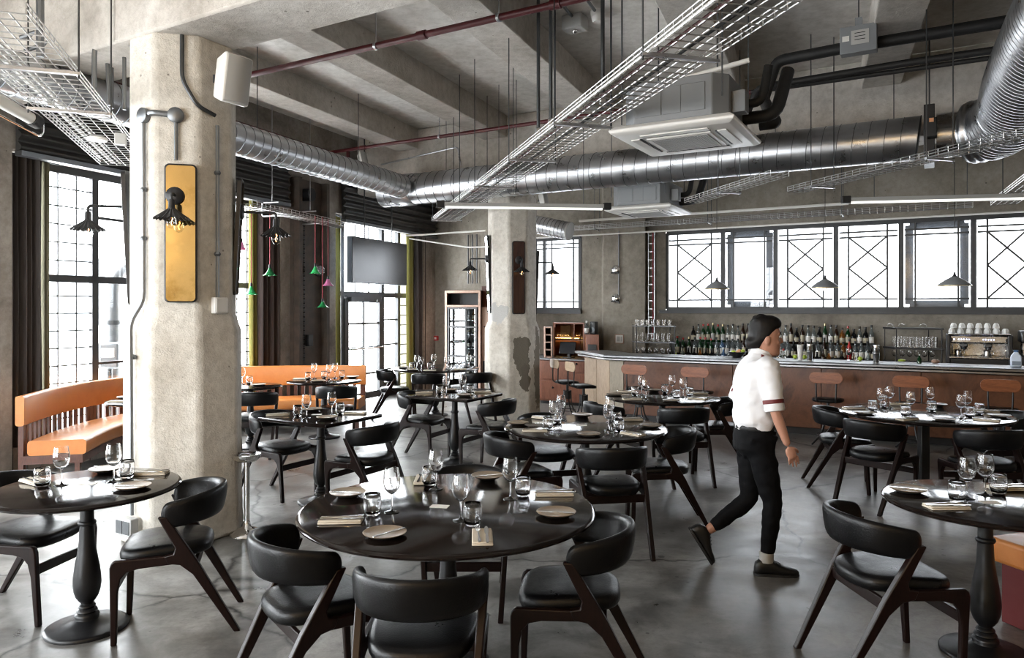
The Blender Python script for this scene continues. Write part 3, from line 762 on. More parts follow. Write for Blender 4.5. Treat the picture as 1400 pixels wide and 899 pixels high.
def make_spreader():
    mb = MB(); flat(mb, [(-.085, .004), (-.07, .006), (-.01, .005), (.005, .004), (.02, .008), (.07, .008), (.085, .002)], 0, [0, 0, .0, .0, 0, 0, 0], .003)
    return tag(mb.build('butter_knife', 'cutlery', smooth=60), '-', 'knife')
def make_card():
    mb = MB(); mb.box((0, 0, .0012), (.085, .05, .0024)); return tag(mb.build('table_card', 'card'), '-', 'card')
PROTO = {'w': make_wine(), 't': make_tumbler(), 'p': make_plate(), 'n': make_napkin(), 'k': make_knife(), 'f': make_fork(), 'b': make_spreader(), 'c': make_card()}
NM = {'w': 'stemmed wine glass', 't': 'stemless water tumbler', 'p': 'stone side plate', 'n': 'folded cream napkin', 'k': 'steel table knife', 'f': 'steel table fork', 'b': 'butter knife', 'c': 'small printed table card'}
GR = {'w': 'wine glasses on the tables', 't': 'tumblers on the tables', 'p': 'side plates on the tables', 'n': 'napkins on the tables', 'k': 'table knives', 'f': 'table forks', 'b': 'butter knives', 'c': 'table cards'}
USED = {k: False for k in PROTO}
BUSY = []
def put(kind, x, y, z, rz, label, tilt=None):
    if not USED[kind]:
        USED[kind] = True; o = PROTO[kind]; o.location = (x, y, z); o.rotation_euler = (0, 0, rz); o['label'] = label; o['group'] = GR[kind]; return o
    return dup(PROTO[kind], (x, y, z), rz, label, GR[kind])
RAD = {'w': .041, 't': .042, 'p': .092, 'n': .05, 'c': .05}
def lay(ti, items):
    """items: (kind, px, py, words, angle) measured where each piece touches the table"""
    placed = []; name = TN[ti]
    for it in items:
        k, px, py, wd = it[:4]; ang = it[4] if len(it) > 4 else 0
        q = at(px, py, TZ); x, y = q.x, q.y
        if ti in TABLES:                                   # keep pieces on the top
            cx, cy_, r = TABLES[ti]; d = math.hypot(x - cx, y - cy_); lim = r - RAD[k] - (.01 if k != 'n' else .07)
            if d > lim: x = cx + (x - cx) * lim / d; y = cy_ + (y - cy_) * lim / d
        rad = RAD[k]
        for _ in range(12):
            hit = False
            for (kx, ky, kr) in placed:
                dd = math.hypot(x - kx, y - ky); need = rad + kr + .006
                if dd < need:
                    hit = True; s = (need - dd) + .002
                    ux, uy = ((x - kx) / dd, (y - ky) / dd) if dd > 1e-4 else (1, 0); x += ux * s; y += uy * s
            if not hit: break
        if k == 'n':
            ca, sa = math.cos(ang), math.sin(ang)
            for e in (-.06, 0, .06): placed.append((x + ca * e, y + sa * e, .047))
        else: placed.append((x, y, rad))
        a = math.radians(R.uniform(0, 360)) if k in 'wt' else ang
        put(k, x, y, TZ, a, '%s %s of the %s' % (NM[k], wd, name))
        if k == 'n' and (len(it) < 6):
            ca, sa = math.cos(ang), math.sin(ang)
            for kk, off, da in (('f', .016, .03), ('k', -.018, -.04)):
                put(kk, x - sa * off, y + ca * off, TZ + .0164, ang + da + R.uniform(-.06, .06), '%s %s of the %s' % (NM[kk], wd, name))
        if k == 'p' and (len(it) < 6):
            a2 = ang + R.uniform(-.3, .3)
            put('b', x + .03 * math.sin(a2), y - .03 * math.cos(a2), TZ + .0225, a2, '%s %s of the %s' % (NM['b'], wd, name))
PF, PB, PW, PR = 'at the near place', 'at the far place', 'at the window-side place', 'at the bar-side place'
lay(1, [('w', 535.7, 700, PW), ('w', 596, 668, PB), ('w', 630, 711, PF), ('w', 697.7, 682, PR), ('t', 515.7, 702.5, PW), ('t', 587, 662.5, PB), ('t', 644.6, 717, PF), ('t', 711, 678.5, PR),
        ('p', 475.6, 677, PW, .1), ('p', 526, 733, PF, .9), ('p', 669.5, 651.5, PB, .6), ('p', 760.5, 704.5, PR, .05), ('n', 466, 713, PW, .06), ('n', 578, 657, PB, 1.6), ('n', 659.5, 736, PF, 1.62), ('n', 758, 676, PR, .03), ('c', 601, 692, 'in the middle', -.2)])
lay(0, [('w', 84, 663, PW), ('w', 155.4, 658, PR), ('t', 65.6, 664, PW), ('t', 173.6, 652.5, PR), ('p', 148, 641.5, PB, -.5), ('p', 181.6, 668, PR, .2), ('n', 38, 658.5, PW, -.6), ('n', 213, 646.5, PR, .1), ('c', 120.7, 661, 'in the middle', 0)])
lay(2, [('w', 767, 573, PB), ('w', 757, 582, PW), ('w', 831.5, 588, PF), ('w', 834, 576.5, PR), ('t', 749, 586.5, PW), ('t', 845, 589.4, PF), ('t', 762, 578, PB), ('t', 843, 579, PR), ('p', 706.5, 580, PW, .1), ('p', 804.8, 595.5, PF, .1), ('p', 796, 568, PB, -.5), ('p', 890, 583.6, PR, .3),
        ('n', 731, 589, PW, .05), ('n', 865, 594, PF, -.9), ('n', 862.7, 574, PR, .1), ('n', 741, 571.5, PB, -.7), ('c', 795, 581, 'in the middle', 0)])
lay(11, [('w', 1322, 681, PW), ('w', 1347, 676, PB), ('t', 1310, 684, PW), ('t', 1356, 675, PB), ('p', 1241.4, 672, PW, -.3), ('n', 1294, 694, PF, .05), ('n', 1379, 668.6, PB, .1), ('c', 1345, 685, 'in the middle', -.1)])
lay(3, [('w', 883, 546, PF), ('w', 877, 539, PW), ('w', 919, 538, PB), ('w', 934, 543.6, PR), ('t', 868, 540.5, PW), ('t', 925, 545, PF), ('t', 943, 541.5, PR), ('t', 909, 537, PB), ('p', 840.6, 540.5, PW, 0), ('p', 894, 534.5, PB, 0), ('p', 918, 549, PF, 0), ('n', 855, 536, PB, -.2), ('n', 864, 546, PW, .1), ('n', 961, 538, PR, 0), ('n', 954, 545.5, PF, -.6)])
FW_, FR_, NW_, NR_ = 'at the far waiter-side place', 'at the far outer place', 'at the near waiter-side place', 'at the near outer place'
lay(4, [('w', 1204.6, 560.5, NW_), ('w', 1216.5, 557, FW_), ('w', 1245, 566.5, 'at the front'), ('w', 1271.5, 558.5, 'at the back'), ('w', 1314, 572, NR_), ('w', 1323, 565, FR_), ('t', 1193, 561, NW_), ('t', 1238, 569, 'at the front'), ('t', 1274, 562, 'at the back'), ('t', 1326, 570.5, NR_), ('t', 1334, 565.5, FR_), ('t', 1208, 555.5, FW_),
        ('p', 1182, 566, NW_, 0), ('p', 1290, 575, NR_, 0), ('p', 1366, 570, FR_, 0), ('p', 1281, 554.5, 'at the back', .4), ('n', 1167, 558.5, NW_, .1), ('n', 1231, 553.5, FW_, -.5), ('n', 1357, 563, FR_, -.4), ('n', 1349, 575, NR_, -.7), ('n', 1240, 574, 'at the front', .4)])
lay(5, [('w', 419.3, 571.3, PW), ('w', 453.6, 567.4, PR), ('t', 407, 568.8, PW), ('t', 465, 565.4, PR), ('p', 427, 561, PB, 0), ('p', 447, 572.4, PF, 0), ('n', 380, 567.4, PW, .1), ('n', 486, 565.4, PR, -.1), ('c', 433, 566.5, 'in the middle', 0)])
lay(6, [('w', 610, 539.2, PW), ('w', 632.8, 537, PR), ('t', 601, 538.5, PW), ('t', 643, 538.2, PR), ('p', 635, 541.4, PF, 0), ('p', 615.6, 534.2, PB, 0), ('n', 580, 537.2, PW, .1), ('n', 660, 536.5, PR, .1)])
lay(7, [('w', 570, 502.6, PW), ('w', 576, 506, 'at the door-side place'), ('w', 593, 501.5, PB), ('w', 611, 505, PF), ('w', 628, 506, PR), ('w', 641, 502.5, 'at the pillar-side place'), ('t', 588, 504, PB), ('t', 616, 507, PF), ('t', 563, 504, PW), ('p', 551, 503, PW, 0, 1), ('p', 560, 507, 'at the door-side place', 0, 1), ('n', 585, 508, PF, 0, 1), ('n', 645, 506.5, PR, 0, 1)])
lay(8, [('w', 429.5, 517.4, PW), ('w', 449.7, 518.8, PF), ('w', 458, 516.6, PB), ('t', 421, 518.6, PW), ('t', 443, 517, PF), ('t', 466, 516.4, PB), ('p', 435, 521.6, PF, 0, 1), ('p', 476, 516, PR, 0, 1), ('n', 408, 518, PW, 0, 1)])
lay(9, [('w', 331, 525.6, PW), ('t', 341, 524.6, PW), ('p', 353, 527, PR, 0, 1)])
lay(10, [('p', 150, 543, PW, 0, 1), ('n', 162, 549.4, PF, .1, 1)])

# =====================================================  BENCHES
def path_band(pts, prof_fn, n=5):
    """sweep a section (offset, z) along a floor path; returns rings"""
    P = [Vector((p[0], p[1], 0)) for p in pts]; out = []
    Q = []
    for i in range(len(P) - 1):
        for k in range(n):
            t = k / n; p0 = P[max(i - 1, 0)]; p1 = P[i]; p2 = P[i + 1]; p3 = P[min(i + 2, len(P) - 1)]
            Q.append(.5 * ((2 * p1) + (p2 - p0) * t + (2 * p0 - 5 * p1 + 4 * p2 - p3) * t * t + (3 * p1 - p0 - 3 * p2 + p3) * t ** 3))
    Q.append(P[-1]); rings = []
    for i, q in enumerate(Q):
        d = (Q[min(i + 1, len(Q) - 1)] - Q[max(i - 1, 0)]).normalized(); s = Vector((d.y, -d.x, 0))
        rings.append([q + s * o + UP * z for o, z in prof_fn])
    return rings, Q
def rrect(o0, o1, z0, z1, r=.025, n=3):
    pts = []
    for cx, cz, a0 in ((o1 - r, z1 - r, 0), (o0 + r, z1 - r, 90), (o0 + r, z0 + r, 180), (o1 - r, z0 + r, 270)):
        for k in range(n + 1):
            a = math.radians(a0 + 90 * k / n); pts.append((cx + r * math.cos(a), cz + r * math.sin(a)))
    return pts
def banquette(pts, label, seat_cuts, s_in=.60, ztop=.88):
    t = thing('banquette_bench', label, 'bench')
    rings, Q = path_band(pts, rrect(0, .075, .60, ztop, .022))
    MB().loft(rings).build('back_pad', 'orange_leather', t, smooth=50)
    n = len(pts)
    rings, _ = path_band(pts, rrect(.10, s_in, .32, .46, .03))
    cut = max(2, len(rings) // seat_cuts)
    for a in range(0, len(rings) - 1, cut):
        seg = rings[a:min(a + cut, len(rings) - 1) + 1]
        if len(seg) > 1: MB().loft(seg).build('seat_pad', 'orange_leather', t, smooth=50)
    rings, _ = path_band(pts, [(.03, .24), (s_in - .03, .24), (s_in - .03, .318), (.03, .318)])
    MB().loft(rings).build('seat_frame', 'bench_wood', t)
    L = 0; last = Q[0]; acc = 0
    mb = MB()
    for i in range(1, len(Q)):
        d = (Q[i] - Q[i - 1]); l = d.length; k = 0
        while acc + l - k >= .105:
            k += .105 - acc; acc = 0; p = Q[i - 1] + d * (k / l); dn = d.normalized(); s = Vector((dn.y, -dn.x, 0))
            mb.obox(p + s * .055 + UP * .46, dn * .022, s * .011, UP * .15)
        acc += l - k
    mb.build('back_slats', 'bench_wood', t)
    for q, dd in ((Q[0], Q[1] - Q[0]), (Q[len(Q) // 2], Q[len(Q) // 2] - Q[len(Q) // 2 - 1]), (Q[-1], Q[-1] - Q[-2])):
        dn = dd.normalized(); s = Vector((dn.y, -dn.x, 0)); e = 0.02 if q is Q[0] else (-.02 if q is Q[-1] else 0)
        for o, top in ((.045, .62), (s_in - .08, .26)):
            mb = MB(); mb.obox(q + s * o + dn * e * 1.5 + UP * top / 2, dn * .025, s * .022, UP * top / 2); mb.build('leg', 'bench_wood', t)
    return t
banquette([(-4.62, 6.80), (-4.76, 7.5), (-4.78, 8.2), (-4.64, 8.75), (-4.40, 9.15)], 'curved orange leather bench with slatted back under the tall grid window', 2)
banquette([(-3.92, 10.34), (-3.0, 10.52), (-2.10, 10.55)], 'straight orange leather bench beyond the plain pillar, beside the glass door', 1)
t = thing('low_bench', 'low orange leather seat on a dark red box under the cut-off round table', 'bench')
e1 = Vector((.30, -.954, 0)); e2 = Vector((.954, .30, 0)); o = Vector((2.58, 3.98, 0))
c = o + e1 * .7 + e2 * .3
mb = MB(); mb.obox(c + UP * .40, e1 * .70, e2 * .30, UP * .065); mb.build('seat_pad', 'orange_leather', t, bevel=.022, seg=3)
mb = MB(); mb.obox(c + e2 * .03 + UP * .17, e1 * .66, e2 * .27, UP * .165); mb.build('base_box', 'maroon', t, bevel=.006)

# chrome stand by the pillar
t = thing('ash_stand', 'polished chrome pedestal stand with dished top beside the plain pillar', 'stand', (-2.00, 5.52, 0))
MB().lathe([(0, .10), (.022, .10), (.03, .06), (.09, .03), (.125, .012), (.13, 0), (0, 0)], 32).build('foot', 'chrome', t, smooth=60)
MB().lathe([(.020, .09), (.020, .56)], 16).build('pole', 'chrome', t, smooth=60)
MB().lathe([(.022, .545), (.075, .55), (.10, .575), (.105, .60), (.098, .602), (.07, .578), (0, .57), (0, .545)], 32).build('dish', 'chrome', t, smooth=60)
# =====================================================  OVERHEAD: ducts, trays, pipes, machines
def duct_rings(mb, p, q, r, pitch=.13, n=28, ridge=.006, slant=0.0):
    p = Vector(p); q = Vector(q); d = q - p; L = d.length; d.normalize(); s = d.cross(UP).normalized(); t = s.cross(d)
    def ring(x, rr): return [p + d * (x + slant * math.sin(2 * PI * i / n)) + (s * math.cos(2 * PI * i / n) + t * math.sin(2 * PI * i / n)) * rr for i in range(n)]
    m = max(1, int(L / pitch)); w = .008; x = 0
    for k in range(m):
        x0 = L * k / m; x1 = L * (k + 1) / m
        mb.cm = 0; mb.loft([ring(x0, r), ring(x1 - w, r)], caps=(k == 0))
        mb.cm = 1; mb.loft([ring(x1 - w, r), ring(x1 - w * .7, r + ridge), ring(x1 - w * .3, r + ridge), ring(x1, r)], caps=(k == m - 1))
    mb.cm = 0
KD, CD, ZD = 10.4, -6.30, 3.53
x0, y0 = onA(527, KD); x1, y1 = onA(1256, KD)
t = thing('air_duct', 'long spiral galvanised duct running past the peeling pillar towards the bar', 'duct')
mb = MB(); duct_rings(mb, (x0, y0, ZD), (x1, y1, ZD), .235, .155, slant=.03); mb.build('spiral_pipe', ['galvanised', 'conduit'], t)
mb = MB(); mb.lathe([(.24, -.16), (.246, -.15), (.246, .15), (.24, .16)], 28, (onA(556, KD)[0], onA(556, KD)[1], ZD), AX); mb.build('joint_sleeve', 'galvanised', t)
def rods(t, pts, ztop=SL, r=.005, m='dark_steel'):
    for p in pts: MB().tube([p, (p[0], p[1], ztop)], r, 6).build('hanger_rod', m, t)
rods(t, [(*onA(px, KD - .02), ZD + .2) for px in (610, 736, 872, 1060, 1222)])
t = thing('air_duct', 'slimmer spiral duct coming from behind the plain pillar along the windows', 'duct')
mb = MB(); duct_rings(mb, (.42 * 2.2 + CD, 2.2, ZD), (.42 * 11.02 + CD, 11.02, ZD), .175, .135, 24, slant=.02); mb.build('spiral_pipe', ['galvanised', 'conduit'], t)
rods(t, [(.42 * y + CD, y, ZD + .16) for y in (3.7, 5.1, 8.2, 10.0)])
# flexible duct
t = thing('flexible_duct', 'big ribbed flexible duct bending up towards the viewer from the spiral duct', 'duct')
e = Vector((x1, y1, ZD)) + AX * .32
mb = MB(); mb.lathe([(.235, -.155), (.235, .10), (.25, .10), (.25, .14), (.26, .20)], 28, e, AX); mb.build('collar', 'stainless', t)
ctrl = [e + AX * .14, e + AX * .34 - BX * .10, e + AX * .42 - BX * .55 + UP * .02, e + AX * .30 - BX * 1.6 + UP * .10, e + AX * .20 - BX * 3.2 + UP * .16, e + AX * .2 - BX * 5.0 + UP * .2]
pts = fillet(ctrl, .5, 8); dense = []
for i in range(len(pts) - 1):
    L = (pts[i + 1] - pts[i]).length; k = max(1, int(L / .0175))
    for j in range(k): dense.append(pts[i].lerp(pts[i + 1], j / k))
mb = MB(); mb.tube(dense, [.315 + (.010 if (i // 2) % 2 else -.004) for i in range(len(dense))], 32); mb.build('ribbed_hose', 'galvanised', t)
t = thing('fire_damper', 'square black damper frame clamped between the spiral duct and flexible duct', 'damper')
e0 = Vector((x1, y1, ZD)) + AX * .10
mb = MB(); mb.obox(e0, AX * .05, NX * .27, UP * .29); mb.build('casing', 'black_metal', t, bevel=.006)
mb = MB(); mb.obox(e0 + AX * .02 - NX * .34 + UP * .02, AX * .05, NX * .06, UP * .10); mb.build('actuator', 'lagging', t, bevel=.01)
mb = MB(); mb.obox(e0 + AX * .02 - NX * .41 + UP * .09, AX * .02, NX * .006, UP * .02); mb.build('indicator', 'peach', t)
rods(t, [e0 + NX * .2 + UP * .29, e0 - NX * .2 + UP * .29], r=.007)

# ---- wire trays
def tray(p, q, w, label, h=.055, rod_at=(), step=.10, extra=0, rr=.0045, cat='cable tray', group='wire cable trays'):
    t = thing('cable_tray', label, cat, group=group)
    p = Vector(p); q = Vector(q); d = q - p; L = d.length; d.normalize(); s = Vector((d.y, -d.x, 0)).normalized(); mb = MB()
    nb = max(3, int(w / .075))
    for i in range(nb + 1):
        o = -w / 2 + w * i / nb; mb.tube([p + s * o, q + s * o], rr, 5)
    for sg in (-1, 1):
        for k in (1, 2): mb.tube([p + s * sg * w / 2 + UP * h * k / 2, q + s * sg * w / 2 + UP * h * k / 2], rr, 5)
    n = int(L / step)
    for i in range(n + 1):
        c = p + d * (L * i / n)
        mb.tube([c + s * w / 2 + UP * h, c + s * w / 2 - UP * rr, c - s * w / 2 - UP * rr, c - s * w / 2 + UP * h], rr * .9, 5)
    mb.build('wire_basket', 'wire', t)
    for f in rod_at:
        c = p + d * L * f
        mb = MB(); mb.obox(c - UP * .018, d * .012, s * (w / 2 + .045), UP * .009); mb.build('trapeze_bracket', 'galvanised', t)
        for sg in (-1, 1): MB().tube([c + s * sg * (w / 2 + .035) - UP * .05, c + s * sg * (w / 2 + .035) + UP * (SL - c.z)], .0055, 6).build('hanger_rod', 'dark_steel', t)
    return t, p, q, d, s
a, b = at(607, 302, 3.15), at(1045, -6, 3.15); b = b + (b - a).normalized() * 1.0
tB, pB, qB, dB, sB = tray(a, b, .40, 'wide wire cable tray slanting over the room centre past the ceiling machine', rod_at=(.03, .22, .36, .52, .66, .82))
for o, m_, lab in ((.10, 'red_pipe', 'dark red cable lying in the wide slanting wire tray'), (-.02, 'lagging', 'black cable lying in the wide slanting wire tray'), (.17, 'white_plastic', 'pale cable bundle at the edge of the wide slanting wire tray')):
    c = MB().tube([pB + sB * o + UP * .022 + dB * .05, qB + sB * o + UP * .022], .014 if m_ != 'lagging' else .009, 8).build('electric_cable', m_); tag(c, lab, 'cable', 'cables in trays')
a, b = at(172, 226, 3.15), at(-40, 10, 3.15)
tray(b, a, .46, 'wire cable tray rising past the plain pillar at the window side', rod_at=(.22, .46))
for o, rr in ((.12, .016), (.05, .011)):
    d = (a - b).normalized(); s = Vector((d.y, -d.x, 0))
    c = MB().tube([b - s * o + UP * (rr + .007), a - s * o + UP * (rr + .007)], rr, 8).build('electric_cable', 'white_plastic'); tag(c, ('thick' if rr > .012 else 'thin') + ' pale cable in the wire tray beside the plain pillar', 'cable', 'cables in trays')
a, b = at(334, 282, 3.02), at(470, 311, 3.02)
tray(a, b, .24, 'wire tray before the curtains carrying the coloured glass pendants', rod_at=(), h=.07)
for px, py in ((372, 292), (424, 303)):
    h = MB(); p = at(px, py, 3.02); d = (b - a).normalized(); s = Vector((d.y, -d.x, 0))
    h.tube(fillet([p + s * .10 + UP * .16, p - s * .16 + UP * .16, p - s * .16 - UP * .03, p + s * .16 - UP * .03], .04), .012, 8)
    h.tube([p + s * .0 + UP * .17, p + UP * (SL - 3.02)], .006, 6)
    tag(h.build('tray_hook', 'galvanised'), 'bent steel tray hook on a rod, %s of two over the coloured pendants' % ('first' if px < 400 else 'second'), 'hook', 'tray hooks')
a, b = at(1088, 262, 3.02), at(1440, 178, 3.02)
tray(a, b, .22, 'wire cable tray running under the flexible duct near the bar', rod_at=(.15, .66), h=.05)
a, b = at(946, 277, 3.02), at(1066, 240, 3.02)
tray(a, b, .20, 'short wire cable tray just below the long duct, bar side', rod_at=(.48,), h=.05)
xa, ya = onA(748, BK - .35); xb, yb = onA(1330, BK - .35)
tray((xa, ya, 3.14), (xb, yb, 3.14), .16, 'long thin wire tray above the bar windows', rod_at=(.15, .45, .75), h=.07)
a, b = at(1372, 279, 3.13), at(1425, 242, 3.13)
tray(a, b, .30, 'wire tray end above the bar windows at the picture edge', rod_at=(.5,), h=.06)
# ---- thin white conduits above the bar
xa, ya = onA(690, BK - .9); xb, yb = onA(1450, BK - .9)
tag(MB().tube([(xa, ya, 2.98), (xb, yb, 2.98)], .014, 8).build('conduit_run', 'white_plastic'), 'thin white conduit crossing the bar windows', 'conduit')
xa, ya = onA(792, BK - 1.5); xb, yb = onA(1160, BK - 1.5)
tag(MB().tube([(xa, ya, 3.17), (xb, yb, 3.17)], .02, 8).build('conduit_run', 'white_plastic'), 'white conduit above the bar windows, nearer than the wire tray', 'conduit')
a1, a2, a3 = atd(560, 326, 12.6), atd(640, 338, 11.2), atd(668, 337, 11.0)
tag(MB().tube(fillet([a1, a2, a3], .1), .012, 8).build('conduit_run', 'white_plastic'), 'white conduit bending towards the peeling pillar under the duct', 'conduit')
a1, a2 = atd(556, 322, 12.4), atd(664, 315, 11.2)
tag(MB().tube([a1, a2], .014, 8).build('conduit_run', 'white_plastic'), 'straight white conduit meeting the peeling pillar under the duct', 'conduit')
# ---- red sprinkler pipes
def pipe(pts, r, m, label, name='sprinkler_pipe', cat='pipe', joints=(), jr=1.35, hang=()):
    t = thing(name, label, cat); MB().tube(fillet(pts, .08), r, 12).build('pipe_run', m, t)
    P = [Vector(p) for p in pts]
    for (i, f) in joints:
        a, b = P[i], P[i + 1]; c = a.lerp(b, f); MB().lathe([(r * 1.02, -.05), (r * jr, -.045), (r * jr, .045), (r * 1.02, .05)], 12, c, (b - a)).build('coupling', m, t)
    for (i, f) in hang:
        c = P[i].lerp(P[i + 1], f); mb = MB(); mb.lathe([(r * 1.15, -.015), (r * 1.3, -.012), (r * 1.3, .012), (r * 1.15, .015)], 12, c, P[i + 1] - P[i]); mb.tube([c + UP * r, (c.x, c.y, SL)], .006, 6); mb.build('pipe_hanger', 'galvanised', t)
    return t
zp = 4.12
def lineA(px0, py0, px1, z):
    p = at(px0, py0, z); k = p.y + .575 * p.x; x, y = onA(px1, k); return p, Vector((x, y, z))
a, b = lineA(352, 100, 800, zp); pipe([a - AX * .8, b + AX * .8], .030, 'red_pipe', 'dark red sprinkler pipe crossing the ceiling ribs above the room centre', joints=((0, .55), (0, .8)), hang=((0, .45), (0, .7)))
a, b = lineA(452, 208, 900, zp); pipe([a, b + AX * 3.0], .026, 'red_pipe', 'dark red sprinkler pipe above the long duct by the peeling pillar', joints=((0, .08),), hang=((0, .25),))
pipe([a + AX * .36 - UP * .03, a + AX * .36 - UP * .42], .028, 'red_pipe', 'short upright red pipe dropping to the duct junction')
c = a; pipe([c - BX * 4.6, c - BX * .05], .022, 'red_pipe', 'thin red pipe following the window wall above the slimmer duct')
# ---- ceiling cassette machines
def cassette(cn, e1, w, z, hbody, label, facew=.95):
    """cn: near-window corner of the face on plan, e1: along the bar wall"""
    t = thing('cassette_air_conditioner', label, 'air conditioner', group='ceiling cassette machines')
    e2 = Vector((-e1.y, e1.x, 0)); c = Vector((cn[0], cn[1], 0)) + e1 * facew / 2 + e2 * facew / 2
    mb = MB(); h = facew / 2
    def rg(k, zz): return [c + e1 * k * i + e2 * k * j + UP * zz for i, j in ((-1, -1), (1, -1), (1, 1), (-1, 1))]
    mb.loft([rg(h - .045, z), rg(h - .008, z + .018), rg(h, z + .035), rg(h, z + .045), rg(h - .04, z + .075)]); mb.build('fascia', 'white_plastic', t, bevel=.006, smooth=30)
    mb = MB(); mb.obox(c + UP * (z - .003), e1 * .25, e2 * .25, UP * .008); mb.build('return_frame', 'white_plastic', t, bevel=.004)
    g = MB()
    for i in range(24):
        o = -.215 + .43 * i / 23; g.obox(c + e1 * o + UP * (z - .012), e1 * .0035, e2 * .22, UP * .003); g.obox(c + e2 * o + UP * (z - .012), e1 * .22, e2 * .0035, UP * .003)
    g.build('intake_grille', 'grey_plastic', t)
    for ang in range(4):
        q = [e1, e2, -e1, -e2][ang]; r_ = [e2, -e1, -e2, e1][ang]
        mb = MB(); mb.obox(c + q * .335 + UP * (z - .002), q * .035, r_ * .26, UP * .006); mb.build('air_flap', 'white_plastic', t, bevel=.004)
        mb = MB(); mb.obox(c + q * .292 + UP * (z - .002), q * .008, r_ * .26, UP * .004); mb.build('air_slot', 'lagging', t)
    b = .40
    mb = MB(); mb.loft([[c + e1 * i + e2 * j + UP * zz for i, j in ((-b + .1, -b), (b - .1, -b), (b, -b + .1), (b, b - .1), (b - .1, b), (-b + .1, b), (-b, b - .1), (-b, -b + .1))] for zz in (z + .07, z + .07 + hbody)])
    mb.build('casing', 'unit_grey', t, bevel=.008)
    mb = MB()
    for i, wd in ((-.18, .10), (0, .07), (.16, .09)):
        for zz in (.12, .27): mb.obox(c - e2 * (b + .003) + e1 * i + UP * (z + .07 + hbody * .5), e1 * wd, e2 * .004, UP * hbody * .32); break
    mb.build('casing_ribs', 'unit_grey', t, bevel=.004)
    for i, j in ((-1, -1), (1, -1), (1, 1), (-1, 1)):
        p = c + e1 * i * (b - .02) + e2 * j * (b + .03); MB().tube([(p.x, p.y, z + .2), (p.x, p.y, SL)], .006, 6).build('hanger_rod', 'dark_steel', t)
    q = c + e1 * (b + .0) + e2 * .05 + UP * (z + .07 + hbody * .55)
    MB().tube(fillet([q, q + e1 * .16, q + e1 * .20 + UP * .28 + e2 * .05], .07), .035, 10).build('pipe_stub', 'lagging', t)
    MB().tube(fillet([q + e2 * .12 - UP * .08, q + e1 * .24 + e2 * .12 - UP * .08, q + e1 * .30 + e2 * .3 + UP * .3], .1), .05, 12).build('pipe_stub', 'lagging', t)
    q = c - e2 * .1 + UP * (z + .07 + hbody)
    MB().tube(fillet([q, q + UP * .08, q + UP * .12 + e1 * .34, q + e1 * .5 + UP * .14], .05), .02, 10).build('drain_pipe', 'white_plastic', t)
    mb = MB(); mb.obox(c + e1 * (b + .05) - e2 * .18 + UP * (z + .2), e1 * .05, e2 * .06, UP * .08); mb.build('control_box', 'unit_grey', t, bevel=.005)
    return t
cassette((.74, 5.62), AX, .95, 3.02, .32, 'big white ceiling cassette air conditioner hung beside the wide wire tray')
cassette((1.26, 10.06), AX, .95, 3.02, .30, 'smaller looking ceiling cassette beyond the long duct, near the bar')
# ---- LED battens
def batten(p, q, label, fr=(.12, .85)):
    t = thing('batten_light', label, 'light', group='batten lights'); p = Vector(p); q = Vector(q); d = (q - p).normalized()
    mb = MB(); mb.bar(p, q, .075, .045); mb.build('housing', 'grey_plastic', t, bevel=.006)
    mb = MB(); mb.tube([p + d * .08 - UP * .035, q - d * .08 - UP * .035], .017, 10); mb.build('lamp_tube', 'tube_lamp', t)
    for e, s in ((p, 1), (q, -1)):
        mb = MB(); mb.bar(e - d * .03 * s, e + d * .07 * s, .085, .085); mb.build('end_cap', 'lagging', t, bevel=.008)
    rods(t, [p.lerp(q, f) + UP * .02 for f in fr])
batten(at(600, 279, 3.0), at(832, 282, 3.0), 'slim batten light hanging in front of the peeling pillar')
batten(at(1154, 273, 3.0), at(1440, 266, 3.0), 'slim batten light hanging before the bar windows', (.15, .6))
t = thing('batten_light', 'tubular caged light by the shutter at the upper window corner', 'light', group='batten lights')
p, q = atd(-60, 105, 4.9), atd(44, 163, 5.6); d = (q - p).normalized()
mb = MB(); mb.tube([p, q], .045, 14); mb.build('lamp_tube', 'white_plastic', t)
mb = MB(); mb.tube(fillet([p + Vector((0, 0, -.10)), q + d * .12 - UP * .10, q + d * .12 + UP * .06, p + UP * .08], .09, 5), .008, 8); mb.build('guard_loop', 'chrome', t)
mb = MB(); mb.tube([q - d * .02, q + d * .06], .055, 14); mb.build('end_cap', 'lagging', t)
rods(t, [p.lerp(q, .5) + UP * .04])
# ---- black lagged pipes and the junction box
k = at(1176, 62, 4.19); kk = k.y + .575 * k.x
def kA(px, z): x, y = onA(px, kk); return Vector((x, y, z))
e = Vector((2.05, 6.05, 3.22))
pipe([e, e + AX * .12, kA(1044, 3.8), kA(1062, 4.17), kA(1160, 4.19), kA(1300, 4.19), kA(1480, 4.19)], .055, 'lagging', 'thick black lagged pipe from the big ceiling machine to the flexible duct', 'lagged_pipe')
kk += .28
pipe([kA(1022, 3.75), kA(1036, 4.0), kA(1160, 4.02), kA(1240, 4.03), kA(1480, 4.03)], .035, 'lagging', 'thinner black lagged pipe under the thick one', 'lagged_pipe')
kk -= .28
a, b = lineA(1040, 124, 1330, 4.0); pipe([a - AX * .1, b + AX * 1.0], .024, 'lagging', 'straight black pipe below the grey junction box', 'lagged_pipe')
t = thing('junction_box', 'grey metal junction box with a rating plate among the black pipes', 'box')
c = kA(1176, 4.19) - NX * .15
mb = MB(); mb.obox(c, AX * .155, NX * .06, UP * .125); mb.build('enclosure', 'unit_grey', t, bevel=.006)
mb = MB(); mb.obox(c - NX * .063 + UP * .012 + AX * .015, AX * .075, NX * .002, UP * .065); mb.build('rating_plate', 'paper_grey', t)
mb = MB(); mb.obox(c - NX * .063 + UP * .012 - AX * .105, AX * .03, NX * .002, UP * .025); mb.build('warning_plate', 'card', t)
mb = MB()
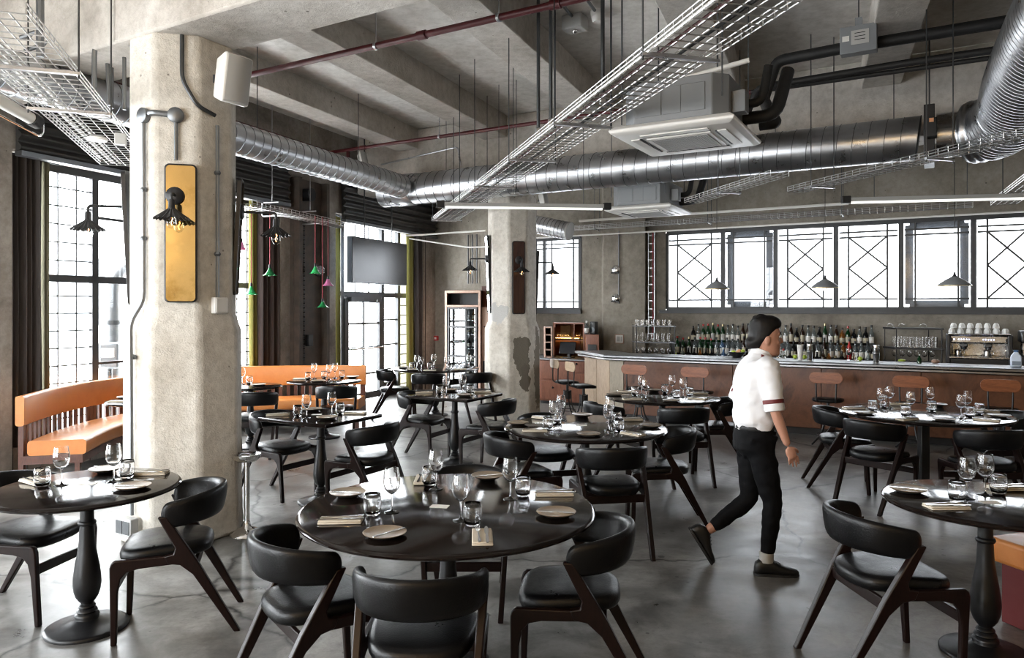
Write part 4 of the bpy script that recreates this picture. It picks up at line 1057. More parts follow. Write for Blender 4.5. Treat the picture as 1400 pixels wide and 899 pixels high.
for i in range(3): mb.obox(c - NX * .066 + UP * (.05 - .03 * i) + AX * .015, AX * .045, NX * .001, UP * .003)
mb.build('printed_lines', 'lagging', t)
mb = MB(); mb.obox(c + UP * .165, AX * .03, NX * .03, UP * .04); mb.build('mounting_bracket', 'unit_grey', t); rods(t, [c + UP * .15], r=.006)
# ---- ceiling devices
c = at(786, 47, 4.45)
t = thing('emergency_light', 'grey square emergency light on the ceiling by the smoke detector', 'light')
mb = MB(); mb.obox(Vector((c.x, c.y, SL - .07)), AX * .11, NX * .09, UP * .07); mb.build('housing', 'grey_plastic', t, bevel=.012)
mb = MB(); mb.ball((c.x, c.y, SL - .142), .03, 10); mb.build('lens', 'chrome', t)
c2 = at(817, 40, 4.45)
t = thing('smoke_detector', 'round white smoke detector on the ceiling by the emergency light', 'detector')
MB().lathe([(0, SL - .11), (.045, SL - .11), (.055, SL - .09), (.062, SL - .06)], 20, (c2.x, c2.y, 0)).build('sensor_head', 'white_plastic', t)
MB().lathe([(.066, SL - .06), (.07, SL - .03), (.07, SL)], 20, (c2.x, c2.y, 0)).build('mounting_ring', 'white_plastic', t)
for cc, lab in ((c, 'grey conduit on the ceiling ending at the emergency light'), (c2, 'grey conduit on the ceiling ending at the smoke detector')):
    q0 = Vector((cc.x, cc.y, SL - .03)) - BX * .1; tag(MB().tube([q0, q0 - BX * 2.2], .016, 8).build('conduit_run', 'conduit'), lab, 'conduit')
# steel drop tubes with cable heads above the wide tray
GD = 'dark drop tubes above the slanting tray'
for i, (px, py, dd, rr, lab) in enumerate(((736, 195, 6.6, .016, 'first of three, nearest the peeling pillar'), (753, 183, 6.4, .016, 'second of three, in the middle'), (824, 150, 5.7, .016, 'third of three, next to the big machine'))):
    p = atd(px, py, dd) + UP * .10; t = thing('drop_tube', 'dark steel drop tube above the slanting tray, ' + lab, 'tube', group=GD)
    MB().tube([p, (p.x, p.y, SL)], rr, 8).build('tube_run', 'dark_steel', t)
    mb = MB(); mb.box((p.x, p.y, p.z - .01), (.05, .05, .09)); mb.build('cable_head', 'galvanised', t, bevel=.008)
for i, (px, py, dd) in enumerate(((682, 172, 9.6), (706, 165, 9.4), (836, 90, 6.2), (850, 110, 6.0))):
    p = atd(px, py, dd); lab = ('first', 'second', 'third', 'fourth')[i]
    tag(MB().tube([(p.x, p.y, 3.2), (p.x, p.y, SL)], .005, 6).build('hanger_rod', 'dark_steel'), '%s thin ceiling rod counted from the peeling pillar towards the big machine' % lab, 'rod', 'loose ceiling rods')
# conduit on the girder behind the duct, with a small white speaker
p = [atd(515, 218, 11.9), atd(628, 207, 11.9), atd(632, 232, 11.9)]
p = [Vector((q.x, 11.10 - .575 * q.x - .04, q.z)) for q in p]
tag(MB().tube(fillet(p, .07), .014, 8).build('conduit_run', 'galvanised'), 'steel conduit on the beam behind the duct, bent down at one end', 'conduit')
def speaker(c, n, tilt, s, label):
    t = thing('wall_speaker', label, 'speaker', group='white wall speakers'); n = Vector(n).normalized(); sd = Vector((-n.y, n.x, 0)); upv = (UP + n * tilt).normalized(); f = sd.cross(upv) * -1
    if f.dot(n) < 0: f = -f
    c = Vector(c); mb = MB(); rings = []
    for k, (w, h) in ((-.5, (.55, .80)), (.25, (1.0, 1.0)), (.42, (1.0, .98))):
        rings.append([c + f * k * s * .8 + sd * s * .42 * w * i + upv * s * .66 * h * j for i, j in ((-1, -1), (1, -1), (1, 1), (-1, 1))])
    mb.loft(rings); mb.build('cabinet', 'white_plastic', t, bevel=.018 * s / .3, seg=3)
    mb = MB(); rings = []
    for i in range(9):
        x = -1 + 2 * i / 8; bul = .10 * s * (1 - x * x)
        rings.append([c + f * (.34 * s + bul) + sd * s * .37 * x + upv * s * .6 * j for j in (-1, 1)] + [c + f * (.30 * s) + sd * s * .37 * x + upv * s * .6 * j for j in (1, -1)])
    mb.loft(rings); mb.build('grille', 'grey_plastic', t, smooth=50)
    mb = MB(); mb.obox(c - f * s * .52, f * s * .16, sd * s * .10, UP * s * .12); mb.build('wall_bracket', 'dark_steel', t, bevel=.005)
    return t
ang = math.radians
def fdir(a): return Vector((math.cos(ang(a)), math.sin(ang(a)), 0))
nA = fdir(-29.9)
speaker(P1 + nA * .62 + UP * 3.33 - fdir(60.1) * .08, (.85, -.55, 0), .18, .26, 'white loudspeaker fixed high on the plain pillar')
speaker((x0 - .30, 11.02 + .2, 3.98), (.75, -.6, 0), -.3, .16, 'small white loudspeaker on the beam above the duct junction')
speaker(P2 + nA * .55 + UP * 3.36, (.8, -.6, 0), -.25, .15, 'small white loudspeaker on the peeling pillar under the duct')
# ---- conduits and fittings on the plain pillar
n1, n2, n0 = fdir(-74.9), fdir(-29.9), fdir(-119.9)
def colp(P, nrm, along, z, off=.02, ap=.355):
    tng = Vector((-nrm.y, nrm.x, 0)); return P + nrm * (ap + off) + tng * along + UP * z
def conduit(pts, r, label, m='conduit', clips=(), ends=()):
    t = thing('conduit_run', label, 'conduit', group='conduits on the plain pillar'); MB().tube(fillet(pts, .06), r, 8).build('tube_run', m, t)
    for c in clips: MB().ball(c, r * 1.9, 8, (1, 1, .8)).build('clip', m, t)
    for c, nn in ends: MB().lathe([(0, -.02), (.05, -.02), (.055, -.01), (.055, .02), (.045, .028), (0, .028)], 16, c, nn).build('junction_disc', m, t)
conduit([colp(P1, n0, .06, 3.05), colp(P1, n0, .06, 1.75), colp(P1, n0, .0, 1.6, .08), colp(P1, n0, .0, .22, .07), ], .013, 'thin conduit running down the window-side face of the plain pillar', clips=[colp(P1, n0, .06, z) for z in (2.2, 2.55)] + [colp(P1, n0, 0, 1.35, .06)], ends=[(colp(P1, n0, .06, 3.08), n0)])
conduit([colp(P1, n0, .125, 3.085), colp(P1, n0, .14, 3.09), colp(P1, n1, -.14, 3.09), colp(P1, n1, -.0, 3.08)], .022, 'short thick conduit bridging two faces of the plain pillar', ends=[(colp(P1, n1, .0, 3.08), n1)])
conduit([colp(P1, n1, .0, 3.05), colp(P1, n1, .0, 2.76)], .013, 'conduit dropping to the amber mirror on the plain pillar')
conduit([colp(P1, n1, .04, 3.66), colp(P1, n1, .04, 3.34), colp(P1, n1, .14, 3.16), colp(P1, n2, -.02, 3.12)], .015, 'dark conduit curving from the beam to the loudspeaker', 'dark_steel')
conduit([colp(P1, n2, -.0, 3.05), colp(P1, n2, -.0, 1.78)], .014, 'conduit running down below the loudspeaker to a white box', clips=[colp(P1, n2, 0, z) for z in (2.1, 2.7)])
t = thing('wall_box', 'small white electrical box on the plain pillar under the loudspeaker conduit', 'box')
mb = MB(); c = colp(P1, n2, .02, 1.72, .02); tg = Vector((-n2.y, n2.x, 0)); mb.obox(c, n2 * .025, tg * .06, UP * .06); mb.build('box_body', 'white_plastic', t, bevel=.008)
mb = MB(); mb.obox(c + n2 * .027, n2 * .003, tg * .05, UP * .05); mb.build('box_lid', 'white_plastic', t, bevel=.002)
t = thing('wall_box', 'floor-level grey socket box at the foot of the plain pillar', 'box'); c = colp(P1, n0, .0, .15, .085, .38); tg = Vector((-n0.y, n0.x, 0))
mb = MB(); mb.obox(c, n0 * .03, tg * .09, UP * .065); mb.build('box_body', 'grey_plastic', t, bevel=.006)
mb = MB(); mb.obox(c + n0 * .032 + tg * .04, n0 * .003, tg * .035, UP * .045); mb.obox(c + n0 * .0325 - tg * .04, n0 * .003, tg * .035, UP * .045); mb.build('socket_plate', 'dark_steel', t)
# conduits by the upper window corner (bent tubes above the tray)
GC = 'bent conduits at the upper window corner'
def bent(pts, r, lab): tag(MB().tube(fillet(pts, .14, 6), r, 8).build('conduit_run', 'conduit'), lab, 'conduit', GC)
bent([atd(28, 52, 6.0), atd(152, 5, 6.0), atd(152, 148, 6.0)], .020, 'upper of two long bent conduits above the wire tray by the window')
bent([atd(34, 70, 5.9), atd(144, 28, 5.9), atd(150, 144, 5.9)], .017, 'lower of two long bent conduits above the wire tray by the window')
bent([atd(129, 138, 5.6), atd(129, 52, 5.6), atd(181, 52, 5.5), atd(184, 100, 5.45)], .019, 'hoop shaped conduit beside the plain pillar over the wire tray')
bent([atd(55, 78, 5.2), atd(55, -40, 5.2)], .026, 'thick upright conduit ending over the wire tray by the window')
bent([atd(170, 150, 5.75), atd(170, 72, 5.75), atd(158, 70, 5.8)], .015, 'thin conduit with a tight bend next to the plain pillar')
t = tag(MB().box(atd(165, 190, 5.8), (.085, .07, .09), .4).build('wall_box', 'grey_plastic', bevel=.008), 'small grey box hanging at the wire tray beside the plain pillar', 'box')
t = tag(MB().lathe([(0, 0), (.07, .005), (.075, .02), (.06, .035), (0, .035)], 20, atd(133, 193, 5.8)).build('disc_light', 'white_plastic', smooth=50), 'flat round white fitting under the wire tray beside the plain pillar', 'light')

# =====================================================  MIRRORS, WALL LAMPS, PENDANTS
def rr_outline(w, h, r, n=6):
    out = []
    for cx, cz, a0 in ((w - r, h - r, 0), (-w + r, h - r, 90), (-w + r, -h + r, 180), (w - r, -h + r, 270)):
        for k in range(n + 1): a = ang(a0 + 90 * k / n); out.append((cx + r * math.cos(a), cz + r * math.sin(a)))
    return out
def mirror(P, nrm, zc, hw, hh, glass, label, tilt=.0, ap=.355):
    t = thing('wall_mirror', label, 'mirror', group='tall rounded mirrors on the pillars'); tg = Vector((-nrm.y, nrm.x, 0)); c = P + nrm * (ap + .035) + UP * zc
    upv = (UP + nrm * tilt).normalized(); nn = tg.cross(upv)
    if nn.dot(nrm) < 0: nn = -nn
    ol = rr_outline(hw, hh, .035); il = rr_outline(hw - .010, hh - .010, .027)
    mb = MB(); f = lambda l, o: [c + tg * a + upv * b + nn * o for a, b in l]
    mb.loft([f(ol, -.022), f(ol, .006), f(il, .010), f(il, .004)], caps=False); mb.add(f(ol, -.022), [tuple(range(len(ol)))]); mb.build('frame', 'black_metal', t)
    mb = MB(); mb.extr(f(il, .002), nn * .003); mb.build('mirror_glass', glass, t, smooth=0)
    return t
def bulb(mb, c, r): mb.lathe([(.0, .0), (.006, .0), (r * .45, -.02), (r * .85, -.045), (r, -.07), (r * .9, -.09), (r * .5, -.108), (0, -.113)], 14, c)
def sconce(P, nrm, z, reach, label, ap=.355, along=0, off=.05, sr=.115):
    t = thing('wall_lamp', label, 'lamp', group='black fluted wall lamps'); tg = Vector((-nrm.y, nrm.x, 0)); b = P + nrm * (ap + off) + tg * along + UP * z
    MB().lathe([(0, 0), (.062, 0), (.062, .012), (.05, .022), (0, .024)], 20, b, nrm).build('backplate', 'black_metal', t)
    e = b + nrm * reach
    MB().tube(fillet([b + nrm * .02, e, e - UP * .06], .03), .010, 8).build('arm', 'black_metal', t)
    MB().lathe([(0, -.045), (.018, -.045), (.022, -.06), (.022, -.10), (.028, -.115), (.028, -.135), (0, -.135)], 16, e).build('lamp_holder', 'black_metal', t)
    mb = MB(); n = 80; rings = []
    for r_, z_, fl in ((.026, -.11, 0), (.045, -.125, .10), (.075, -.15, .12), (sr, -.178, .10), (sr + .002, -.181, .10), (.075, -.154, .12), (.045, -.129, .1), (.022, -.114, 0)):
        rings.append([e + Vector((math.cos(2 * PI * i / n), math.sin(2 * PI * i / n), 0)) * r_ + UP * (z_ + (.0055 * fl / .1) * (abs((i % 4) - 2) - 1) * (r_ / sr)) for i in range(n)])
    mb.loft(rings, caps=False); mb.build('fluted_shade', 'black_metal', t, smooth=25)
    mb = MB(); bulb(mb, e - UP * .135, .034); mb.build('bulb', 'clear_glass', t, smooth=80)
    mb = MB(); mb.tube([e - UP * .16, e + Vector((.008, 0, -.18)), e + Vector((-.006, .004, -.205)), e + Vector((.004, -.004, -.225))], .0035, 6); mb.build('filament', 'filament', t)
    return t
nL, nR = fdir(-164.9), fdir(15.1)
mirror(P1 + Vector((-n1.y, n1.x, 0)) * .035, n1, 2.235, .108, .495, 'amber_mirror', 'amber toned mirror on the front of the plain pillar')
mirror(P1, nL, 2.22, .108, .50, 'mirror', 'mirror seen edge-on at the window side of the plain pillar', .05)
mirror(P1, nR, 2.25, .108, .45, 'mirror', 'mirror seen edge-on at the room side of the plain pillar', .05)
mirror(P2, n1, 2.16, .10, .55, 'antique_board', 'dark antique mirror board on the front of the peeling pillar')
mirror(P2, nL, 2.22, .10, .60, 'mirror', 'mirror seen edge-on at the window side of the peeling pillar', .04)
mirror(P2, nR, 2.10, .10, .50, 'mirror', 'mirror seen edge-on at the bar side of the peeling pillar', .04)
sconce(P1, n1, 2.50, .13, 'black fluted wall lamp before the amber mirror')
sconce(P1, nL, 2.46, .26, 'black fluted wall lamp against the grid window, window side of the plain pillar')
sconce(P1, nR, 2.45, .26, 'black fluted wall lamp before the curtains, room side of the plain pillar')
sconce(P2, n1, 2.42, .15, 'black fluted wall lamp before the dark antique board')
sconce(P2, nL, 2.46, .26, 'black fluted wall lamp above the fridge, window side of the peeling pillar')
sconce(P2, nR, 2.42, .26, 'black fluted wall lamp against the small window, bar side of the peeling pillar')
# coloured glass flower pendants on red cords
def flower(p, ztop, m, label, r=.07, h=.09):
    r *= 1.12; h *= 1.12
    t = thing('pendant_lamp', label, 'lamp', group='coloured glass flower pendants'); p = Vector(p); n = 36; rings = []
    for k in range(9):
        f = k / 8; rr = .018 + (r - .018) * (f ** 1.6 * .6 + f * .4); z = -h * (1 - (1 - f) ** 1.4)
        w = .30 * max(0, f - .45)
        rings.append([p + Vector((math.cos(2 * PI * i / n), math.sin(2 * PI * i / n), 0)) * rr * (1 + w * .5 * math.cos(2 * PI * i / n * 6)) + UP * (z - .03 * w * math.cos(2 * PI * i / n * 6)) for i in range(n)])
    mb = MB(); mb.loft(rings, caps=False); o = mb.build('glass_shade', m, t, smooth=60)
    so = o.modifiers.new('thick', 'SOLIDIFY'); so.thickness = .004
    MB().lathe([(0, -.01), (.019, -.01), (.019, .03), (.012, .045), (0, .05)], 14, p).build('lamp_cap', 'black_metal', t)
    mb = MB(); bulb(mb, p - UP * .01, .022); mb.build('bulb', 'clear_glass', t)
    MB().tube([p + UP * .045, (p.x, p.y, ztop)], .005, 6).build('cord', 'cord_red', t)
flower(atd(330, 330, 10.0), 3.04, 'glass_pink', 'pink flower pendant at the window edge of the plain pillar', .06, .10)
flower(atd(343.5, 391, 10.0), 3.04, 'glass_green', 'bright green flower pendant hanging lowest beside the olive curtain', .075, .10)
flower(atd(369, 366, 9.9), 3.04, 'glass_green_deep', 'deep green flower pendant before the brown curtain', .085)
flower(atd(431, 364, 10.75), 3.05, 'glass_green', 'bright green flower pendant before the concrete post', .07)
flower(atd(448.5, 381, 11.1), 3.05, 'glass_pink', 'pink flower pendant nearest the glass door', .078)
flower(atd(441, 412, 10.9), 3.05, 'glass_green_deep', 'deep green flower pendant hanging lowest by the concrete post', .08, .075)
# domes over the bar
def dome(px, py, label, r):
    x, y = onA(px, 11.95); z = CAMZ + (HY - py) / F * y; t = thing('pendant_lamp', label, 'lamp', (x, y, z), group='metal dome pendants over the bar')
    MB().lathe([(.030, .10), (.045, .092), (.10, .06), (r - .01, .012), (r, .0), (r + .002, -.012), (r - .006, -.012), (r - .012, .002), (.10, .05), (.03, .085)], 36).build('dome_shade', 'unit_grey', t, smooth=40)
    MB().lathe([(r + .001, -.004), (r + .006, -.008), (r + .006, -.014), (r - .004, -.014)], 36).build('rim', 'brass_dull', t)
    MB().lathe([(0, .085), (.032, .085), (.034, .10), (.022, .108), (.014, .125), (.014, .15), (0, .155)], 16).build('cap', 'dark_steel', t)
    MB().tube([(0, 0, .15), (0, 0, SL - z)], .004, 6).build('cord', 'black_metal', t)
    mb = MB(); bulb(mb, (0, 0, .05), .03); mb.build('bulb', 'tube_lamp', t)
dome(980, 394, 'dome pendant over the bar above the fruit bowl', .165); dome(1128, 392, 'dome pendant over the middle of the bar', .17); dome(1305, 389, 'dome pendant over the bar above the coffee machine', .18)

# =====================================================  WINDOW WALL: curtains, post, screen
def curtain(px0, px1, c, m, label, z0=.04, z1=3.26, folds=6, amp=.05):
    _, ya = onB(px0, c); _, yb = onB(px1, c); W = Wall('B', c); n = folds * 8; rings = []
    for z in (z0, .9, 2.0, z1 - .25, z1):
        fr = []; bk = []
        for i in range(n + 1):
            s = ya + (yb - ya) * i / n; o = amp * math.sin(2 * PI * folds * i / n + .25 * math.sin(z * 2.1)) * (1 - .25 * z / z1) + .015 * math.sin(5.1 * i / n * PI)
            fr.append(W.p(s, z, o + .012)); bk.append(W.p(s, z, o - .012))
        rings.append(fr + bk[::-1])
    t = thing('curtain', label, 'curtain', group='floor length curtains'); MB().loft(rings).build('drape', m, t, smooth=70)
    mb = MB(); mb.tube([W.p(ya - .1, z1 + .01), W.p(yb + .1, z1 + .01)], .014, 8); mb.build('curtain_rail', 'dark_steel', t)
curtain(9, 56, -8.22, 'curtain_grey', 'wide dark grey curtain at the near end of the tall grid window', folds=5)
curtain(55, 67, -8.30, 'curtain_lining', 'narrow pale olive curtain lining beside the wide dark grey curtain', folds=2, amp=.03)
curtain(341, 354, -8.24, 'curtain_olive', 'olive curtain just beyond the plain pillar', folds=2, amp=.03)
curtain(353, 383, -8.16, 'curtain_brown', 'brown pleated curtain between the olive curtain and the concrete post', folds=4)
curtain(449, 458, -8.16, 'curtain_grey', 'dark curtain between the rusty steel post and the glass door', folds=2, amp=.03)
curtain(457, 465, -8.24, 'curtain_olive', 'olive curtain edge beside the glass door', folds=1, amp=.02)
curtain(556, 568, -8.22, 'curtain_olive', 'yellow olive curtain beyond the glass door', folds=2, amp=.03)
curtain(567, 583, -8.14, 'curtain_grey', 'dark curtain in the room corner beyond the glass door', folds=3)
# concrete post facing, steel stanchion with chain
W = Wall('B', LC)
t = thing('steel_stanchion', 'rusty dark steel stanchion between the concrete post and the glass door', 'post')
ya, yb = onB(404, -7.98)[1], onB(446, -7.98)[1]
mb = MB(); W2 = Wall('B', -7.98)
a, b = W2.p(ya, 0), W2.p(yb, 0); d = (b - a).normalized(); nn = Vector((d.y, -d.x, 0))
for s in (0.04, (b - a).length - .04): mb.obox(a + d * s + UP * 1.85 - nn * .02, d * .035, nn * .09, UP * 1.85)
mb.obox(a.lerp(b, .5) + UP * 1.85 - nn * .06, d * ((b - a).length / 2), nn * .02, UP * 1.85); mb.build('steel_section', 'rusty_steel', t)
mb = MB()
for i in range(60):
    p = a + d * .18 + nn * .02 + UP * (.9 + i * .035); mb.lathe([(.006, -.004), (.014, -.004), (.014, .004), (.006, .004)], 8, p, d if i % 2 else nn)
mb.build('chain', 'black_metal', t)
mb = MB(); mb.obox(a + d * .26 + nn * .05 + UP * 1.2, d * .05, nn * .04, UP * .09); mb.build('winch_box', 'black_metal', t, bevel=.01)
MB().lathe([(0, -.09), (.10, -.09), (.10, .09), (0, .09)], 20, a + d * .20 + nn * .06 + UP * 3.45, nn).build('gear_housing', 'cast_iron', t)
t = thing('bulkhead_light', 'round glass bulkhead light on the post behind the green pendants', 'light')
p = Wall('B', -7.98).p(11.52, 2.29, .13); MB().lathe([(0, -.05), (.09, -.05), (.09, -.02), (.075, .01)], 20, p, nB).build('base', 'black_metal', t); MB().lathe([(.085, -.01), (.07, .05), (.04, .075), (0, .08)], 20, p, nB).build('dome_glass', 'frosted_pane', t)
# screen hung before the shutter
t = thing('hanging_screen', 'wide black flat screen hanging above the glass door', 'screen')
WS = Wall('B', -7.72); ya, yb = onB(481, -7.72)[1], onB(556, -7.72)[1]
zt, zb = CAMZ + (HY - 322) / F * ya, CAMZ + (HY - 386) / F * ya
a, b = WS.p(ya, (zt + zb) / 2), WS.p(yb, (zt + zb) / 2)
mb = MB(); mb.obox((a + b) / 2 - nB * .05, (b - a) / 2, nB * .05, UP * (zt - zb) / 2); mb.build('housing', 'frame_light', t, bevel=.006)
mb = MB(); mb.obox((a + b) / 2 + nB * .004, (b - a) / 2 * .985, nB * .004, UP * (zt - zb) / 2 * .975); mb.build('display', 'screen_black', t)
for f in (.25, .75): q = a.lerp(b, f); MB().tube([(q.x - nB.x * .05, q.y - nB.y * .05, zt), (q.x - nB.x * .05, q.y - nB.y * .05, SL)], .012, 8).build('ceiling_pole', 'dark_steel', t)
# =====================================================  THE BAR
BZ = 1.0; KF = 11.78
Q1 = Vector((1.37, 10.99, 0)); Q2 = Vector((1.03, 12.07, 0)); RD = (Q2 - Q1).normalized(); RR = Vector((-RD.y, RD.x, 0)) * -1
def ptA(x, k, z=0): return Vector((x, k - .575 * x, z))
xe = AB(KF, RC)[0] - .06; KI = KF + .62 * 1.1534
def meet(p, d, k): t = (k - p.y - .575 * p.x) / (d.y + .575 * d.x); return p + d * t
inn = meet(Q1 + RR * .6, RD, KI); q3 = Q2 + RR * .6
ol = [Q1, ptA(xe, KF), ptA(AB(KI, RC)[0] - .06, KI), inn, q3, Q2]
t = thing('bar_worktop', 'long zinc bar counter top with a mitred return at the pale end', 'counter')
MB().poly([(p.x, p.y) for p in ol], BZ - .045, BZ).build('zinc_sheet', 'zinc', t, bevel=.012, seg=3)
def inset(e, e2):
    a = meet(Q1 + RR * e2, RD, KF + e * 1.1534); b_ = Q2 + RR * e2 - RD * .04
    return [a, ptA(xe, KF + e * 1.1534), ptA(xe, KI - .03), inn - RR * .0 - RD * .03, q3 - RR * .03 - RD * .04, b_]
MB().poly([(p.x, p.y) for p in inset(.05, .04)], BZ - .085, BZ - .046).build('edge_moulding', 'zinc_edge', t, bevel=.01)
t = thing('bar_counter', 'copper brown panelled bar front with pale wooden corner', 'bar')
o2 = inset(.20, .16)
MB().poly([(p.x, p.y) for p in inset(.24, .20)], .10, BZ - .086).build('carcass', 'bench_wood', t)
MB().poly([(p.x, p.y) for p in inset(.32, .26)], 0.0, .10).build('plinth', 'black_metal', t)
a, b = o2[0], o2[1]; d = (b - a).normalized(); L = (b - a).length
cuts = [0, .23, 1.85, 3.0, 4.15, 5.3, 6.45, L]
for i in range(len(cuts) - 1):
    p, q = a + d * (cuts[i] + .004), a + d * (cuts[i + 1] - .004)
    mb = MB(); mb.obox((p + q) / 2 + NX * .02 + UP * .51, (q - p) / 2, NX * .018, UP * .40); mb.build('front_panel', 'bar_end_pale' if i == 0 else 'bar_panel', t, bevel=.003)
a, b = o2[0], o2[5]; d = (b - a).normalized(); L = (b - a).length
for f0, f1 in ((0, .5), (.5, 1)):
    p, q = a + d * (L * f0 + .004), a + d * (L * f1 - .004)
    mb = MB(); mb.obox((p + q) / 2 + RR * .02 + UP * .51, (q - p) / 2, RR * .018, UP * .40); mb.build('end_panel', 'bar_end', t, bevel=.003)
# counter behind the bar
KB = 13.55; CZ = .73; EPS = .0015
t = thing('back_counter', 'dark low counter along the bar wall carrying bottles and machines', 'counter')
xb0, xb1 = 2.05, AB(BK, RC)[0] - .5
MB().poly(quadA(KB + .05, BK - .02, xb0 + .45, xb1), .08, CZ - .03).build('cabinet_run', 'bench_wood', t)
MB().poly(quadA(KB, BK - .01, xb0 + .40, xb1), CZ - .03, CZ).build('worktop', 'zinc', t, bevel=.004)
MB().poly(quadA(KB + .12, BK - .02, xb0 + .5, xb1), 0, .08).build('plinth', 'black_metal', t)
# stepped bottle riser
xr0, xr1 = onA(920, 14.2)[0], onA(1203, 14.2)[0]
t = thing('bottle_riser', 'dark stepped riser behind the bar lined with bottles', 'shelf')
STEP = [(14.37, 1.125), (14.15, .905), (13.93, CZ)]
MB().poly(quadA(14.03, 14.255, xr0, xr1), CZ, .905).build('riser_step', 'black_metal', t)
MB().poly(quadA(14.26, 14.48, xr0, xr1), CZ, 1.125).build('riser_step', 'black_metal', t)

# ---- bottles
def bottle_proto(kind, glass, lab, cap):
    prof = {'tall': [(0, 0), (.034, 0), (.0365, .008), (.0365, .165), (.033, .19), (.018, .222), (.0145, .235), (.0140, .285), (.0155, .288), (.0155, .297), (0, .297)],
            'round': [(0, 0), (.036, 0), (.0385, .01), (.0385, .14), (.030, .178), (.0155, .20), (.0145, .25), (.0165, .253), (.0165, .265), (0, .265)],
            'slim': [(0, 0), (.030, 0), (.032, .008), (.032, .19), (.026, .215), (.0145, .255), (.0135, .300), (.015, .303), (.015, .315), (0, .315)],
            'squat': [(0, 0), (.038, 0), (.040, .012), (.040, .105), (.034, .13), (.016, .155), (.015, .19), (.017, .193), (.017, .205), (0, .205)]}[kind]
    top = prof[-1][1]; body = prof[3][1]; rb = prof[2][0]
    t = thing('bottle', '-', 'bottle', (0, 0, -30), group='bottles behind the bar')
    MB().lathe(prof, 16).build('bottle_body', glass, t, smooth=50)
    if lab: MB().lathe([(rb - .002, .035), (rb + .0008, .036), (rb + .0008, body * .78), (rb - .002, body * .78 + .001)], 16).build('paper_label', lab, t)
    MB().lathe([(.013, top - .03), (.0168, top - .03), (.0168, top + .004), (0, top + .004)], 12).build('cap', cap, t)
    return t
BT_ = {}
for key, kind, gl, lab, cap in (('green', 'tall', 'bottle_green', 'paper', 'bottle_red'), ('dark', 'round', 'bottle_dark', 'paper', 'black_metal'), ('clear', 'tall', 'bottle_clear', 'card', 'black_metal'), ('brown', 'slim', 'bottle_brown', 'paper', 'black_metal'),
                                ('blue', 'tall', 'bottle_blue', 'card', 'white_plastic'), ('amber', 'round', 'bottle_amber', 'paper', 'black_metal'), ('red', 'slim', 'bottle_red', None, 'black_metal'), ('lime', 'squat', 'bottle_lime', 'card', 'white_plastic'), ('clearsquat', 'squat', 'bottle_clear', 'paper', 'brass_dull'), ('greenslim', 'slim', 'bottle_green', 'paper_grey', 'brass_dull')):
    BT_[key] = [bottle_proto(kind, gl, lab, cap), False]
WORDB = {'green': 'green glass bottle with cream label', 'dark': 'near black bottle with cream label', 'clear': 'clear bottle with white label', 'brown': 'slim brown bottle with cream label', 'blue': 'pale blue bottle with white label', 'amber': 'amber bottle with cream label', 'red': 'bright red bottle', 'lime': 'short lime green bottle', 'clearsquat': 'short clear bottle with cream label', 'greenslim': 'slim green bottle with grey label'}
ORD = ['first', 'second', 'third', 'fourth', 'fifth', 'sixth', 'seventh', 'eighth', 'ninth', 'tenth', 'eleventh', 'twelfth', 'thirteenth', 'fourteenth', 'fifteenth', 'sixteenth', 'seventeenth', 'eighteenth', 'nineteenth', 'twentieth']
def row(px_list, kinds, k, z, words, rr):
    cnt = {}; lastx = None
    for px, kd in zip(px_list, kinds):
        x, y = onA(px, k)
        if lastx is not None and x - lastx < .0715: x = lastx + .0715; y = k - .575 * x
        lastx = x
        n = cnt[kd] = cnt.get(kd, 0) + 1
        lab = '%s %s in %s' % (ORD[n - 1], WORDB[kd], words)
        if BT_[kd][1]: dup(BT_[kd][0], (x, y, z + EPS), R.uniform(0, 6), lab, scale=(1, 1, R.uniform(.94, 1.05)))
        else: BT_[kd][1] = True; o = BT_[kd][0]; o.location = (x, y, z + EPS); o['label'] = lab
K = {'g': 'green', 'd': 'dark', 'c': 'clear', 'b': 'brown', 'u': 'blue', 'a': 'amber', 'r': 'red', 'l': 'lime', 's': 'clearsquat', 'h': 'greenslim'}
def kk_(s): return [K[c] for c in s]
row([948, 955, 961.5, 968, 974.5, 981, 987.5, 994, 1001, 1007.5, 1014, 1021], kk_('dcgghghcccbb'), STEP[0][0], STEP[0][1], 'the top row, glass rack end', 0)
row([1066, 1074, 1081.5, 1089, 1097, 1105, 1112, 1119, 1126.5, 1134, 1142, 1150, 1158, 1167, 1175, 1183, 1191], kk_('ccbdbccdhcbagdcdc'), STEP[0][0], STEP[0][1], 'the top row, coffee machine end', 0)
row([926, 934, 942, 950, 957.5, 964.5, 972, 979.5, 987, 994, 1001.5, 1009, 1017, 1026], kk_('gghcgggcucccbc'), STEP[1][0], STEP[1][1], 'the middle row, glass rack end', 0)
row([1068, 1077, 1085, 1093, 1101, 1109, 1118, 1127, 1136, 1145, 1152, 1159.5, 1168, 1177, 1186, 1194], kk_('ccdbdbcbccarcccd'), STEP[1][0], STEP[1][1], 'the middle row, coffee machine end', 0)
row([924, 933, 941, 949, 957, 965, 973, 981, 989, 997], kk_('lcddaddcuc'), STEP[2][0], STEP[2][1] + .04, 'the low row, glass rack end', 0)
row([1071, 1080, 1089, 1117, 1125, 1133, 1142, 1151, 1166, 1176, 1187], kk_('gdsdbasdssc'), STEP[2][0], STEP[2][1] + .04, 'the low row, coffee machine end', 0)
t = thing('bottle_tray', 'low dark plinth under the front row of bottles', 'shelf'); MB().poly(quadA(13.80, 14.025, xr0, xr1), CZ, CZ + .04).build('plinth_board', 'black_metal', t)

